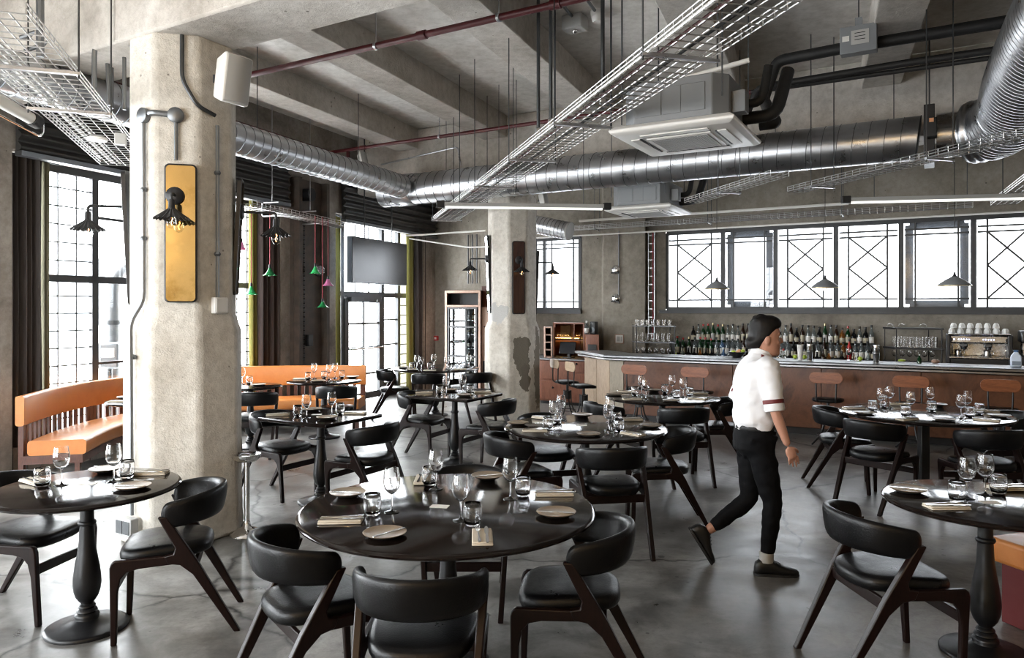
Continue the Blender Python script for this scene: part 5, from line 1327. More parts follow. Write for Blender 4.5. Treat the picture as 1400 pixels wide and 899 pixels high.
# ---- glass racks
def glass_simple(h, r, stem):
    if stem: pr = [(0, 0), (r * .85, 0), (r * .8, .003), (.006, .008), (.004, h * .42), (r * .6, h * .48), (r, h * .68), (r * .82, h), (r * .78, h), (r * .95, h * .68), (r * .5, h * .5), (0, h * .47)]
    else: pr = [(0, 0), (r * .85, 0), (r, h), (r * .94, h), (r * .78, .01), (0, .01)]
    t = MB().lathe(pr, 14).build('bar_glass', 'table_glass', smooth=60); return tag(t, '-', 'glass')
GL = {'tumbler': [glass_simple(.105, .037, False), False], 'high': [glass_simple(.15, .034, False), False], 'stem': [glass_simple(.16, .040, True), False]}
def bar_glass(kind, p, label, group):
    p = (p[0], p[1], p[2] + EPS)
    if GL[kind][1]: return dup(GL[kind][0], p, 0, label, group)
    GL[kind][1] = True; o = GL[kind][0]; o.location = p; o['label'] = label; o['group'] = group; return o
def rack(px0, px1, k, tiers, ztop, label, m, depth=.32, th=.012):
    t = thing('glass_rack', label, 'rack'); xa, xb = onA(px0, k)[0], onA(px1, k)[0]
    for z in tiers: MB().poly(quadA(k - depth / 2 * 1.15, k + depth / 2 * 1.15, xa, xb), z - th, z).build('shelf', m, t, bevel=.003)
    for x in (xa + .02, xb - .02):
        for kk2 in (k - depth / 2 * 1.1, k + depth / 2 * 1.1):
            p = ptA(x, kk2); MB().tube([p + UP * CZ, p + UP * ztop], .008, 8).build('post', 'black_metal', t)
    return xa, xb
xa, xb = rack(866, 921, 13.74, (.87, 1.13, 1.40), 1.42, 'open metal rack crowded with glasses by the pale bar end', 'conduit')
def fill(xa, xb, k, z, kind, n, rows, words, group):
    for j in range(rows):
        for i in range(n):
            x = xa + .05 + (xb - xa - .1) * (i + .5 * (j % 2) * .5) / max(1, n - 1 + .3); bar_glass(kind, ptA(x, k + (.12 * j - .06 * (rows - 1)), z), '%s glass along in %s%s' % (ORD[i], words, '' if rows == 1 else (', front line' if j == 0 else ', rear line')), group)
fill(xa, xb, 13.74, 1.40, 'tumbler', 7, 2, 'the top tier of the open rack', 'glasses on the open rack')
fill(xa, xb, 13.74, 1.13, 'high', 7, 1, 'the middle tier of the open rack', 'glasses on the open rack')
fill(xa, xb, 13.74, .87, 'stem', 6, 2, 'the bottom tier of the open rack', 'glasses on the open rack')
xa, xb = rack(1215, 1281, 13.95, (.93, 1.135, 1.42), 1.42, 'glass fronted dark shelf unit between the bottles and the coffee machine', 'black_metal', .30, .028)
fill(xa, xb, 13.90, .93, 'stem', 6, 1, 'the lower shelf of the dark unit', 'glasses on the dark shelf unit')
fill(xa, xb, 13.90, 1.135, 'high', 7, 2, 'the middle shelf of the dark unit', 'glasses on the dark shelf unit')
for i, px in enumerate((1217, 1233, 1262)):
    x, y = onA(px, 13.95); o = MB().lathe([(.055, 0), (.052, .02), (.035, .045), (.012, .055), (.012, .06), (0, .06)], 18, (x, y, 1.42)).build('glass_bowl', 'clear_glass', smooth=60)
    tag(o, '%s upturned glass bowl on top of the dark shelf unit' % ORD[i], 'bowl', 'upturned bowls')

# ---- coffee machine
KM = 13.75; xm0, xm1 = onA(1290, KM)[0] + .04, onA(1380, KM)[0]; c = ptA((xm0 + xm1) / 2, KM); hw = (xm1 - xm0) / 2 * 1.1534
t = thing('coffee_machine', 'two group steel coffee machine with cups piled on top', 'coffee machine', group=None)
def part(nm, m, off, z0, z1, w, dep, bev=.006, ax=0):
    mb = MB(); mb.obox(c + AX * ax + NX * off + UP * (z0 + z1) / 2, AX * w, NX * dep, UP * (z1 - z0) / 2); return mb.build(nm, m, t, bevel=bev)
part('base_body', 'black_metal', 0, CZ, 1.015, hw * .97, .26); part('drip_tray', 'stainless', -.03, 1.02, 1.045, hw * .96, .27)
part('back_panel', 'stainless', .16, 1.045, 1.24, hw * .93, .08); part('head_body', 'stainless', 0.02, 1.22, 1.335, hw * .94, .24, .02); part('cup_rail', 'chrome', 0, 1.34, 1.355, hw * 1.0, .27)
part('side_cheek', 'black_metal', 0, CZ, 1.34, .025, .28, .01, -hw * .98); part('side_cheek', 'black_metal', 0, CZ, 1.34, .025, .28, .01, hw * .98)
for gx in (-.17, .11):
    part('group_head', 'dark_steel', -.14, 1.165, 1.222, .045, .05, .01, gx)
    mb = MB(); p = c + AX * gx - NX * .19 + UP * 1.16; mb.lathe([(0, -.02), (.034, -.02), (.036, .02), (0, .02)], 16, p); mb.tube([p, p - NX * .15 - UP * .015], .014, 8); mb.build('filter_holder', 'black_metal', t)
    for j in range(5):
        mb = MB(); mb.ball(c + AX * (gx - .06 + .03 * j) - NX * .222 + UP * 1.275, .0085, 8); mb.build('button_light', 'led_blue', t)
mb = MB(); mb.ball(c - AX * .285 - NX * .222 + UP * 1.275, .010, 8); mb.build('button_light', 'led_blue', t)
for gx in (-.305, .305):
    mb = MB(); p = c + AX * gx - NX * .2 + UP * 1.20; mb.tube(fillet([p, p - NX * .04 - UP * .05, p - NX * .02 - UP * .16], .03), .007, 8); mb.build('steam_wand', 'chrome', t)
    mb = MB(); mb.lathe([(0, 0), (.028, 0), (.03, .02), (0, .022)], 12, c + AX * gx * 1.08 - NX * .222 + UP * 1.27, -NX); mb.build('steam_knob', 'black_metal', t)
def jug(ax, lab):
    t = thing('milk_jug', lab, 'jug', tuple(c + AX * ax - NX * .17 + UP * 1.048), group='steel milk jugs')
    MB().lathe([(0, 0), (.042, 0), (.044, .01), (.040, .05), (.036, .077), (.039, .085), (.035, .083), (0, .077)], 18).build('jug_body', 'stainless', t, smooth=50)
    MB().tube(fillet([AX * .038 + UP * .07, AX * .072 + UP * .07, AX * .072 + UP * .025, AX * .042 + UP * .016], .02), .005, 6).build('handle', 'stainless', t)
jug(-.235, 'steel milk jug at the window end of the coffee machine tray'); jug(.10, 'steel milk jug under the second group of the coffee machine')
cup = thing('coffee_cup', '-', 'cup', group='cups piled on the coffee machine')
MB().lathe([(.040, 0), (.043, .004), (.040, .03), (.030, .058), (.022, .064), (.021, .070), (.0, .070)], 18).build('cup_body', 'porcelain', cup, smooth=60)
MB().tube(fillet([(.038, 0, .012), (.062, 0, .018), (.058, 0, .045), (.033, 0, .052)], .015), .0045, 6).build('handle', 'porcelain', cup)
CU = [False]
def cup_at(p, lab, rz):
    if CU[0]: dup(cup, tuple(p), rz, lab)
    else: CU[0] = True; cup.location = p; cup['label'] = lab; cup.rotation_euler = (0, 0, rz)
for j in range(2):
    for i in range(7): cup_at(c + AX * (-hw * .86 + hw * 1.72 * i / 6) + NX * (-.17 + .12 * j) + UP * 1.3555, '%s upturned white cup along the %s line on the coffee machine' % (ORD[i], 'front' if j == 0 else 'rear'), ang(-120 if j == 0 else 60) + R.uniform(-.2, .2))
for i in range(6): cup_at(c + AX * (-hw * .80 + hw * 1.5 * i / 5.5) + NX * (-.11) + UP * 1.427, '%s upturned white cup along the upper layer on the coffee machine' % ORD[i], ang(-120) + R.uniform(-.2, .2))
cm = c
t = thing('coffee_grinder', 'black and steel machine next to the coffee machine at the picture edge', 'coffee machine')
c = ptA(onA(1400, KM)[0] + .10, KM)
part('base_body', 'black_metal', 0, CZ, 1.05, .17, .22); part('column_body', 'stainless', .08, 1.05, 1.25, .15, .12, .02); part('head', 'dark_steel', 0, 1.24, 1.40, .17, .2, .02)
mb = MB(); mb.lathe([(.05, 0), (.055, .02), (0, .03)], 16, c - NX * .19 + UP * 1.31, -NX); mb.build('dial', 'chrome', t)
mb = MB(); mb.tube(fillet([c - NX * .18 - AX * .06 + UP * 1.24, c - NX * .2 - AX * .06 + UP * 1.14, c - NX * .2 - AX * .06 + UP * 1.08], .02), .012, 8); mb.build('spout', 'chrome', t)
# ---- things on the bar top
def onbar(px, k=12.15): x, y = onA(px, k); return Vector((x, y, BZ))
p = onbar(1389, 12.2); t = thing('milk_bottle', 'pale blue plastic milk bottle on the bar at the picture edge', 'bottle', tuple(p), angA)
mb = MB(); mb.loft([[(w * i, w * j, z) for i, j in ((-1, -1), (1, -1), (1, 1), (-1, 1))] for w, z in ((.052, 0), (.056, .02), (.056, .10), (.05, .13), (.026, .165), (.024, .18))]); mb.build('bottle_body', 'milk', t, bevel=.014, seg=3, smooth=60)
MB().lathe([(.026, .176), (.027, .2), (0, .202)], 14).build('cap', 'led_blue' if False else 'bottle_blue', t)
mb = MB(); mb.box((0, -.058, .045), (.085, .003, .05)); mb.build('paper_label', 'frame_light', t)
def shaker(px, h, lab):
    t = thing('cocktail_shaker', lab, 'shaker', tuple(onbar(px)), group='steel shakers'); MB().lathe([(0, 0), (.033, 0), (.035, .006), (.043, h * .55), (.0445, h * .56), (.038, h), (.034, h + .004), (0, h + .006)], 22).build('shaker_tins', 'chrome', t, smooth=40)
    MB().lathe([(.0445, h * .545), (.046, h * .55), (.046, h * .565), (.0445, h * .57)], 22).build('seam_ring', 'stainless', t)
shaker(1107, .215, 'steel cocktail shaker beside the paper cup on the bar'); shaker(1198, .22, 'steel cocktail shaker before the dark shelf unit')
t = thing('paper_cup', 'pale tall cup on the bar beside a shaker', 'cup', tuple(onbar(1094))); MB().lathe([(0, 0), (.028, 0), (.041, .20), (.043, .203), (.040, .205), (.0, .19)], 20).build('cup_body', 'card', t, smooth=50)
mb = MB(); mb.tube([(0, 0, .19), (.02, 0, .24)], .004, 6); mb.build('straw', 'black_metal', t)
for i, px in enumerate((1087, 1100, 1176)):
    t = tag(MB().ball(onbar(px, 12.35) + UP * .03, .032, 14, (1, 1, .95)).build('lime', 'lime', smooth=60), ['lime on the bar between the waiter and the paper cup', 'lime on the bar half behind the paper cup', 'lime on the bar among the small clear bottles'][i], 'fruit', 'limes on the bar')
p = onbar(1008, 12.25); t = thing('fruit_bowl', 'wide black fruit bowl on the bar just behind the waiter', 'bowl', tuple(p))
MB().lathe([(0, 0), (.06, 0), (.065, .01), (.13, .075), (.135, .08), (.128, .08), (.06, .018), (0, .014)], 30).build('bowl_body', 'black_metal', t, smooth=50)
for i, (dx, dy, dz, r_, m_, w) in enumerate(((-.05, 0, .055, .038, 'lime', 'lime at the window side of the black bowl'), (.035, .02, .06, .042, 'peach', 'orange piled highest in the black bowl'), (.0, -.05, .052, .036, 'peach', 'orange at the front of the black bowl'), (.07, -.03, .075, .032, 'lime', 'lime at the waiter side of the black bowl'))):
    tag(MB().ball(p + Vector((dx, dy, dz + .012)), r_, 14).build('fruit', m_, smooth=60), w, 'fruit')
t = thing('bar_mat', 'dark bar mat under the shaker by the dark shelf unit', 'mat'); q = onbar(1160); mb = MB(); mb.obox(q + UP * .004, AX * .42, NX * .07, UP * .003); 
t = None
for o in [o for o in COL.objects if o.name.startswith('bar_mat')]: bpy.data.objects.remove(o)
for i, (px, kd) in enumerate(((1160, 'stem'), (1170, 'tumbler'), (1072, 'tumbler'), (1064, 'tumbler'))):
    bar_glass(kd, tuple(onbar(px, 12.4)), ['stemmed glass on the bar by the small clear bottles', 'short glass on the bar by the small clear bottles', 'short glass on the bar in front of the waiter face', 'short glass on the bar nearest the waiter chest'][i], 'loose glasses on the bar')
for i, (px, m_, sc_) in enumerate(((1233, 'lime', (1.6, 1, .6)), (1279, 'cabinet_trim', (1.8, 1.1, .9)))):
    mb = MB(); mb.ball(onbar(px, 12.3) + UP * .028, .03, 14, sc_); tag(mb.build('bread_roll' if i else 'cut_lime', m_, smooth=60), ['cut lime heap on the bar before the dark shelf unit', 'brown bread roll on the bar before the coffee machine'][i], 'food')
t = thing('soap_bottle', 'small bright green bottle on the bar before the dark shelf unit', 'bottle', tuple(onbar(1257, 12.25))); MB().lathe([(0, 0), (.024, 0), (.022, .06), (.01, .08), (.008, .10), (0, .1)], 14).build('bottle_body', 'bottle_green', t, smooth=50); MB().lathe([(.009, .1), (.009, .115), (0, .117)], 10).build('cap', 'white_plastic', t)

# ---- bar stools
def make_stool():
    t = thing('bar_stool', '-', 'stool', group='metal bar stools with wooden backs')
    mb = MB(); rings = []
    for dz, k in ((.535, .9), (.545, .99), (.565, 1), (.578, .93), (.584, .6), (.585, .2)):
        ring = []
        for i in range(28):
            a = 2 * PI * i / 28; ca, sa = math.cos(a), math.sin(a); rx = abs(ca) ** .7 * (1 if ca >= 0 else -1); ry = abs(sa) ** .7 * (1 if sa >= 0 else -1)
            ring.append((.185 * rx * k, .175 * ry * k, dz - .02 * max(0, ry * k) ** 2))
        rings.append(ring)
    mb.loft(rings); mb.build('seat', 'black_leather', t, smooth=60)
    mb = MB(); ol = rr_outline(.19, .068, .066, 7); n = len(ol)
    f = lambda o: [Vector((a, -.225 + o + .35 * a * a, .845 + b)) for a, b in ol]
    mb.loft([f(-.008), f(.008)]); mb.build('backrest', 'stool_back', t, bevel=.003)
    for s in (-1, 1):
        x = s * .115; P = fillet([(x, -.215 + .35 * x * x + .014, .89), (x, -.205 + .35 * x * x, .70), (x * .95, -.20, .56), (x * .8, -.12, .532), (x * .7, .05, .532)], .06)
        mb = MB(); mb.tube(P, .0095, 8); mb.build('back_stay', 'black_metal', t)
        mb = MB(); mb.box((x, -.20 + .35 * x * x, .85), (.022, .012, .085)); mb.build('stay_plate', 'black_metal', t, bevel=.003)
    MB().lathe([(0, .40), (.02, .40), (.02, .52), (.09, .527), (.09, .534), (0, .534)], 16).build('swivel_post', 'black_metal', t)
    MB().lathe([(.055, .30), (.06, .30), (.06, .42), (.055, .42)], 16).build('hub', 'black_metal', t)
    for i in range(4):
        a = PI / 4 + PI / 2 * i; d = Vector((math.cos(a), math.sin(a), 0)); P = fillet([d * .058 + UP * .43, d * .06 + UP * .25, d * .11 + UP * .12, d * .235 + UP * .008], .12, 6)
        MB().tube(P, .0105, 8).build('leg', 'black_metal', t)
    mb = MB(); P = [Vector((.13 * math.cos(2 * PI * i / 24), .13 * math.sin(2 * PI * i / 24), .12)) for i in range(25)]; mb.tube(P, .007, 6, caps=False); mb.build('foot_ring', 'black_metal', t)
    return t
stool = make_stool(); SU = [False]
def place_stool(x, y, d, lab):
    if not SU[0]:
        SU[0] = True; stool.location = (x, y, 0); stool.rotation_euler = (0, 0, face(d)); stool['label'] = lab; return stool
    return dup(stool, (x, y, 0), face(d), lab)
for i, (px, lab) in enumerate(((866.5, 'bar stool with brown back nearest the pale bar corner, facing the bar'), (949.5, 'bar stool with brown back on the pale-corner side of the waiter'), (1129, 'bar stool with brown back on the coffee machine side of the waiter'), (1245, 'bar stool with brown back behind the wide table, facing the bar'), (1368, 'bar stool with brown back at the picture edge, facing the bar'))):
    x, y = onA(px, 11.16); p = Vector((x, y, 0)) + NX * .225; place_stool(p.x, p.y, NX, lab)
for (x, y, lab) in ((.86, 11.36, 'bar stool with pale back seen side-on beside the wooden cabinet'), (1.055, 10.78, 'bar stool with pale back seen side-on at the pale bar corner')):
    s = place_stool(x, y, RR, lab)
    for ch in s.children:
        if ch.name.startswith('backrest'): ch.data = ch.data.copy(); ch.data.materials[0] = M['stool_back_pale']

# =====================================================  CABINETS ON THE BAR WALL
def blockA(nm, m, par, px0, px1, kf, kb, z0, z1, bev=.004, xs=None):
    x0_, x1_ = xs if xs else (onA(px0, kf)[0], onA(px1, kf)[0])
    return MB().poly(quadA(kf, kb, x0_, x1_), z0, z1).build(nm, m, par, bevel=bev)
t = thing('drawer_cabinet', 'reddish wooden cabinet with drawers behind the side-on bar stools', 'cabinet')
xa, xb = onA(738, 13.28)[0], onA(801, 13.28)[0]
blockA('carcass', 'cabinet_wood', t, 0, 0, 13.32, 14.30, .06, .79, xs=(xa, xb)); blockA('worktop', 'conduit', t, 0, 0, 13.24, 14.32, .79, .815, xs=(xa - .02, xb + .02)); blockA('plinth', 'black_metal', t, 0, 0, 13.40, 14.2, 0, .06, xs=(xa + .03, xb - .03))
w = (xb - xa)
for (f0, f1, z0, z1, ks) in ((.03, .60, .45, .77, .45), (.03, .60, .09, .42, .45), (.63, .97, .60, .77, .5), (.63, .97, .09, .57, .5)):
    dr = blockA('drawer', 'cabinet_wood', t, 0, 0, 13.29, 13.325, z0, z1, xs=(xa + w * f0, xa + w * f1))
    p = ptA(xa + w * (f0 + (f1 - f0) * ks), 13.27, (z0 + z1) / 2 + .05); MB().ball(p, .018, 10).build('knob', 'black_metal', dr)
t = thing('wall_hutch', 'lit wooden hutch with little glasses above the wooden cabinet', 'shelf')
xa, xb = onA(758, 13.75)[0], onA(799, 13.75)[0]; kf, kb = 13.75, 14.30
blockA('back_board', 'bar_panel', t, 0, 0, kb - .03, kb, .815, 1.43, xs=(xa, xb)); blockA('top_board', 'cabinet_wood', t, 0, 0, kf, kb, 1.41, 1.44, xs=(xa, xb)); blockA('shelf', 'cabinet_wood', t, 0, 0, kf, kb - .03, 1.115, 1.135, xs=(xa + .02, xb - .02))
for x in (xa, xa + (xb - xa) * .64, xb - .02): blockA('upright', 'cabinet_wood', t, 0, 0, kf, kb - .03, .815 if x != xa + (xb - xa) * .64 else 1.135, 1.41, xs=(x, x + .02))
blockA('mirror_panel', 'paper', t, 0, 0, kb - .045, kb - .03, 1.16, 1.38, xs=(xa + .14, xa + (xb - xa) * .62))
blockA('light_strip', 'warm_strip', t, 0, 0, kb - .06, kb - .045, 1.098, 1.108, xs=(xa + .05, xb - .05)); blockA('light_strip', 'warm_strip', t, 0, 0, kb - .06, kb - .046, 1.138, 1.146, xs=(xa + .05, xb - .05))
for i in range(9):
    x = xa + .07 + (xb - xa - .13) * i / 8
    if abs(x - xa - (xb - xa) * .65) < .04: continue
    o = bar_glass('stem', tuple(ptA(x, 13.98, 1.1355)), '%s little stemmed glass along the lit hutch shelf' % ORD[i], 'little glasses in the lit hutch'); o.scale = (.55, .55, .75)
t = thing('till_screen', 'black tilted till screen in the lit wooden hutch', 'screen'); x, y = onA(776, 13.55); p = Vector((x, y, .815))
mb = MB(); tl = (NX * .32 + UP * .95).normalized(); nn = AX.cross(tl); mb.obox(p + UP * .18, AX * .155, nn * .012, tl * .11); mb.build('display', 'screen_black', t, bevel=.006)
mb = MB(); mb.obox(p + NX * .06 + UP * .09, AX * .03, NX * .02, UP * .07); mb.obox(p + NX * .05 + UP * .01, AX * .09, NX * .08, UP * .01); mb.build('stand', 'black_metal', t, bevel=.004)
t = thing('cubby_tower', 'narrow wooden cubby tower with four dark openings on the wooden cabinet', 'shelf'); xa, xb = onA(744.5, 13.45)[0], onA(755, 13.45)[0]
blockA('back_board', 'cabinet_trim', t, 0, 0, 13.75, 13.77, .815, 1.365, xs=(xa, xb))
for x in (xa, xb - .02): blockA('side_board', 'cabinet_trim', t, 0, 0, 13.45, 13.75, .815, 1.365, xs=(x, x + .02))
for i in range(5): blockA('shelf', 'cabinet_trim', t, 0, 0, 13.45, 13.75, .815 + .1325 * i, .835 + .1325 * i, xs=(xa + .02, xb - .02), bev=0)
for i in range(4): blockA('cubby_shade', 'lagging', t, 0, 0, 13.735, 13.748, .84 + .1325 * i, .94 + .1325 * i, xs=(xa + .022, xb - .022), bev=0)  # black sheets imitate the shade inside the cubby openings
t = thing('side_cabinet', 'dark red cabinet between the lit hutch and the wall pilaster', 'cabinet'); xa, xb = onA(799.5, 13.5)[0] + .02, onA(819, 13.5)[0]
blockA('carcass', 'cabinet_wood', t, 0, 0, 13.5, 14.24, .06, 1.24, xs=(xa, xb)); blockA('plinth', 'black_metal', t, 0, 0, 13.56, 14.2, 0, .06, xs=(xa + .02, xb - .02))
blockA('shelf_opening_shade', 'lagging', t, 0, 0, 13.485, 13.505, .95, 1.07, xs=(xa + .03, xa + .17)); dr = blockA('door', 'bench_wood', t, 0, 0, 13.475, 13.5, .1, .9, xs=(xa + .02, xb - .02)); MB().ball(ptA(xa + .06, 13.46, .6), .014, 8).build('knob', 'black_metal', dr)  # black plate on the closed front imitates the shade of an opening
x, y = onA(802, 13.7); t = thing('spirit_bottle', 'clear bottle with white label on the dark red cabinet', 'bottle', (x, y, 1.24)); MB().lathe([(0, 0), (.04, 0), (.042, .01), (.042, .13), (.016, .17), (.015, .22), (0, .222)], 16).build('bottle_body', 'bottle_clear', t, smooth=50); MB().lathe([(.041, .03), (.0428, .03), (.0428, .11), (.041, .11)], 16).build('paper_label', 'card', t); MB().lathe([(.016, .2), (.018, .2), (.018, .235), (0, .236)], 12).build('cap', 'white_plastic', t)
x, y = onA(812, 13.85); t = thing('black_speaker', 'upright black box speaker on the dark red cabinet', 'speaker', (x, y, 1.24), angA); mb = MB(); mb.box((0, 0, .11), (.11, .12, .22)); mb.build('cabinet', 'black_metal', t, bevel=.01); mb = MB(); mb.lathe([(0, 0), (.04, 0), (.042, .006), (0, .008)], 16, (0, -.061, .08), (0, -1, 0)); mb.build('cone', 'dark_steel', t)
# fridge in a wooden housing
t = thing('display_fridge', 'tall wooden cabinet with a glass door drinks fridge', 'fridge'); kf, kb = 13.45, 14.40; xa, xb = onA(608, kf)[0], onA(657, kf)[0]
for x in (xa, xb - .045): blockA('side_panel', 'cabinet_trim', t, 0, 0, kf, kb, 0, 2.04, xs=(x, x + .045))
blockA('top_panel', 'cabinet_trim', t, 0, 0, kf, kb, 1.99, 2.04, xs=(xa + .045, xb - .045)); blockA('mid_panel', 'cabinet_trim', t, 0, 0, kf, kb, 1.72, 1.76, xs=(xa + .045, xb - .045)); blockA('back_panel', 'lagging', t, 0, 0, kb - .03, kb, .0, 1.99, xs=(xa + .045, xb - .045))
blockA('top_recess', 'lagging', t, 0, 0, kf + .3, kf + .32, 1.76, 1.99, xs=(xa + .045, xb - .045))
xi0, xi1 = xa + .06, xb - .06
fr = thing('fridge_body', None, None); fr.parent = t
blockA('liner', 'grey_plastic', fr, 0, 0, kb - .12, kb - .06, .1, 1.70, xs=(xi0, xi1)); 
for x in (xi0, xi1 - .02): blockA('liner_side', 'black_metal', fr, 0, 0, kf + .06, kb - .12, .1, 1.70, xs=(x, x + .02))
for i in range(5): blockA('wire_shelf', 'stainless', fr, 0, 0, kf + .10, kb - .13, .38 + .27 * i, .392 + .27 * i, xs=(xi0 + .02, xi1 - .02), bev=0)
d_ = blockA('glass_door', 'fridge_glass', t, 0, 0, kf + .02, kf + .03, .12, 1.70, xs=(xi0 + .03, xi1 - .03), bev=0)
mb = MB()
for (x, z0, z1) in ((xi0 + .02, .1, 1.71), (xi1 - .02, .1, 1.71), (xi0 + (xi1 - xi0) * .62, .1, 1.71)): mb.obox(ptA(x, kf + .015, (z0 + z1) / 2), AX * .016, NX * .014, UP * (z1 - z0) / 2)
for z in (.1, .78, 1.34, 1.70): mb.obox(ptA((xi0 + xi1) / 2, kf + .015, z), AX * (xi1 - xi0) / 2 * 1.15, NX * .0138, UP * .016)
mb.build('door_frame', 'black_metal', t); blockA('plinth', 'black_metal', t, 0, 0, kf + .05, kf + .12, 0, .1, xs=(xi0, xi1))
KFR = kf
for s_ in range(5):
    for i in range(5):
        x = xi0 + .075 + (xi1 - xi0 - .15) * i / 4; kd = ['clear', 'green', 'amber', 'dark', 'clearsquat'][(i * 2 + s_) % 5]
        dup(BT_[kd][0], tuple(ptA(x, kf + .25, .393 + .27 * s_)), 0, '%s bottle along the %s fridge shelf from the bottom' % (ORD[i], ORD[s_]), 'bottles in the fridge', scale=(1, 1, .78))
t = thing('side_cabinet', 'narrow wooden cabinet between the fridge and the peeling pillar', 'cabinet'); xa2, xb2 = xb + .01, xb + .42
blockA('carcass', 'cabinet_trim', t, 0, 0, kf + .1, kb, .0, 1.72, xs=(xa2, xb2)); blockA('top_box', 'bench_wood', t, 0, 0, kf + .25, kb, 1.72, 2.12, xs=(xa2, xa2 + .16))
dr = blockA('door', 'cabinet_trim', t, 0, 0, kf + .08, kf + .1, .75, 1.70, xs=(xa2 + .02, xb2 - .02)); MB().ball(ptA(xa2 + .06, kf + .06, 1.35), .014, 8).build('knob', 'black_metal', dr); blockA('lower_opening_shade', 'lagging', t, 0, 0, kf + .085, kf + .1, .3, .7, xs=(xa2 + .03, xb2 - .03))  # lower black plate stands in for the shade of an open compartment
# ---- fittings on the bar wall
p = Wall('A', BK).p(onA(597.5, BK)[0], 1.7 - .041 * onA(597.5, BK)[1], .03); t = thing('fire_call_point', 'small red fire alarm call point by the room corner', 'alarm')
mb = MB(); mb.obox(p, AX * .045, NX * .03, UP * .05); mb.build('housing', 'fire_red', t, bevel=.006); mb = MB(); mb.obox(p - NX * .031, AX * .024, NX * .002, UP * .022); mb.build('break_glass', 'card', t)
kp = BK - .22
def onp(px, py, o=.0): x, y = onA(px, kp - o * 1.15); return Vector((x, y, CAMZ + (HY - py) / F * y))
for py, w_ in ((369, 'upper'), (408, 'lower')):
    t = thing('wall_light', '%s round chrome wall light on the pilaster beside the bar windows' % w_, 'lamp', group='round chrome wall lights'); p = onp(842, py, .03)
    MB().lathe([(.085, -.02), (.088, 0), (.07, .03), (.03, .045), (0, .047)], 24, p, -NX).build('chrome_dome', 'chrome', t, smooth=50)
    mb = MB(); mb.obox(p - NX * .035 - UP * .05, AX * .075, NX * .012, UP * .012); mb.build('lamp_slot', 'lagging', t)
tag(MB().tube([onp(846, 415, .02), onp(846, 316, .02)], .012, 8).build('conduit_run', 'conduit'), 'upright conduit feeding the two round chrome wall lights', 'conduit')
t = thing('notice_frame', 'small framed notice with a tall grey panel on the pilaster above the bar', 'frame'); p = onp(847, 463, .01)
mb = MB(); mb.obox(p, AX * .085, NX * .012, UP * .085); mb.build('frame', 'cabinet_trim', t, bevel=.004); mb = MB(); mb.obox(p - NX * .013, AX * .07, NX * .002, UP * .07); mb.build('paper', 'card', t); mb = MB(); mb.obox(p - NX * .0155 - AX * .015, AX * .028, NX * .001, UP * .045); mb.obox(p - NX * .0155 + AX * .04, AX * .012, NX * .001, UP * .045); mb.build('print', 'paper_grey', t)
t = thing('cable_ladder', 'upright cable ladder with a dark red cable beside the bar windows', 'ladder'); x, y = onA(891, BK - .1); p = Vector((x, y, 0))
mb = MB()
for s in (-1, 1): mb.obox(p + AX * .055 * s + UP * 2.1, AX * .007, NX * .02, UP * .95)
for i in range(13): mb.obox(p + UP * (1.25 + i * .145), AX * .05, NX * .006, UP * .009)
mb.build('ladder_frame', 'galvanised', t); MB().tube([p + AX * .03 - NX * .02 + UP * 1.15, p + AX * .03 - NX * .02 + UP * 3.05], .012, 8).build('cable', 'cord_red', t)
for i, px in enumerate((640, 646, 652)):
    x, y = onA(px, BK - .06); tag(MB().tube([(x, y, 2.2), (x, y, 3.2)], .012, 8).build('conduit_run', 'dark_steel'), '%s of three upright conduits above the fridge' % ORD[i], 'conduit', 'conduits above the fridge')
t = thing('air_duct', 'short grey duct stub above the small window by the peeling pillar', 'duct'); a, b = atd(690, 298, 12.9), atd(778, 316, 12.3); mb = MB(); duct_rings(mb, a, b, .15, .07, 20); mb.build('spiral_pipe', ['galvanised', 'conduit'], t); mb = MB(); mb.lathe([(.152, -.02), (.16, -.01), (.16, .02), (.14, .03), (.0, .02)], 20, b, (b - a)); mb.build('end_grille', 'grey_plastic', t)
rods(t, [a.lerp(b, .5) + UP * .15])
# =====================================================  THE WAITER
def skin_mesh(chains, voxel=None, smooth_it=4, sub=2):
    """chains: list of (list of (x,y,z,r), ...) polylines that may share their first point by coordinates"""
    me = bpy.data.meshes.new('tmp'); vs, es, rs = [], [], []; idx = {}
    for ch in chains:
        prev = None
        for (x, y, z, r) in ch:
            key = (round(x, 4), round(y, 4), round(z, 4))
            if key not in idx: idx[key] = len(vs); vs.append((x, y, z)); rs.append(r)
            i = idx[key]
            if prev is not None: es.append((prev, i))
            prev = i
    me.from_pydata(vs, es, []); o = bpy.data.objects.new('tmp', me); COL.objects.link(o)
    sm = o.modifiers.new('s', 'SKIN'); sm.use_smooth_shade = True
    me2 = o.data
    for i, r in enumerate(rs):
        me2.skin_vertices[0].data[i].radius = (r if isinstance(r, tuple) else (r, r)); me2.skin_vertices[0].data[i].use_root = (i == 0)
    sb = o.modifiers.new('b', 'SUBSURF'); sb.levels = sub; sb.render_levels = sub
    dg = bpy.context.evaluated_depsgraph_get(); ev = o.evaluated_get(dg); res = bpy.data.meshes.new_from_object(ev)
    V = [v.co.copy() for v in res.vertices]; Fs = [tuple(p.vertices) for p in res.polygons]
    bpy.data.objects.remove(o); return V, Fs
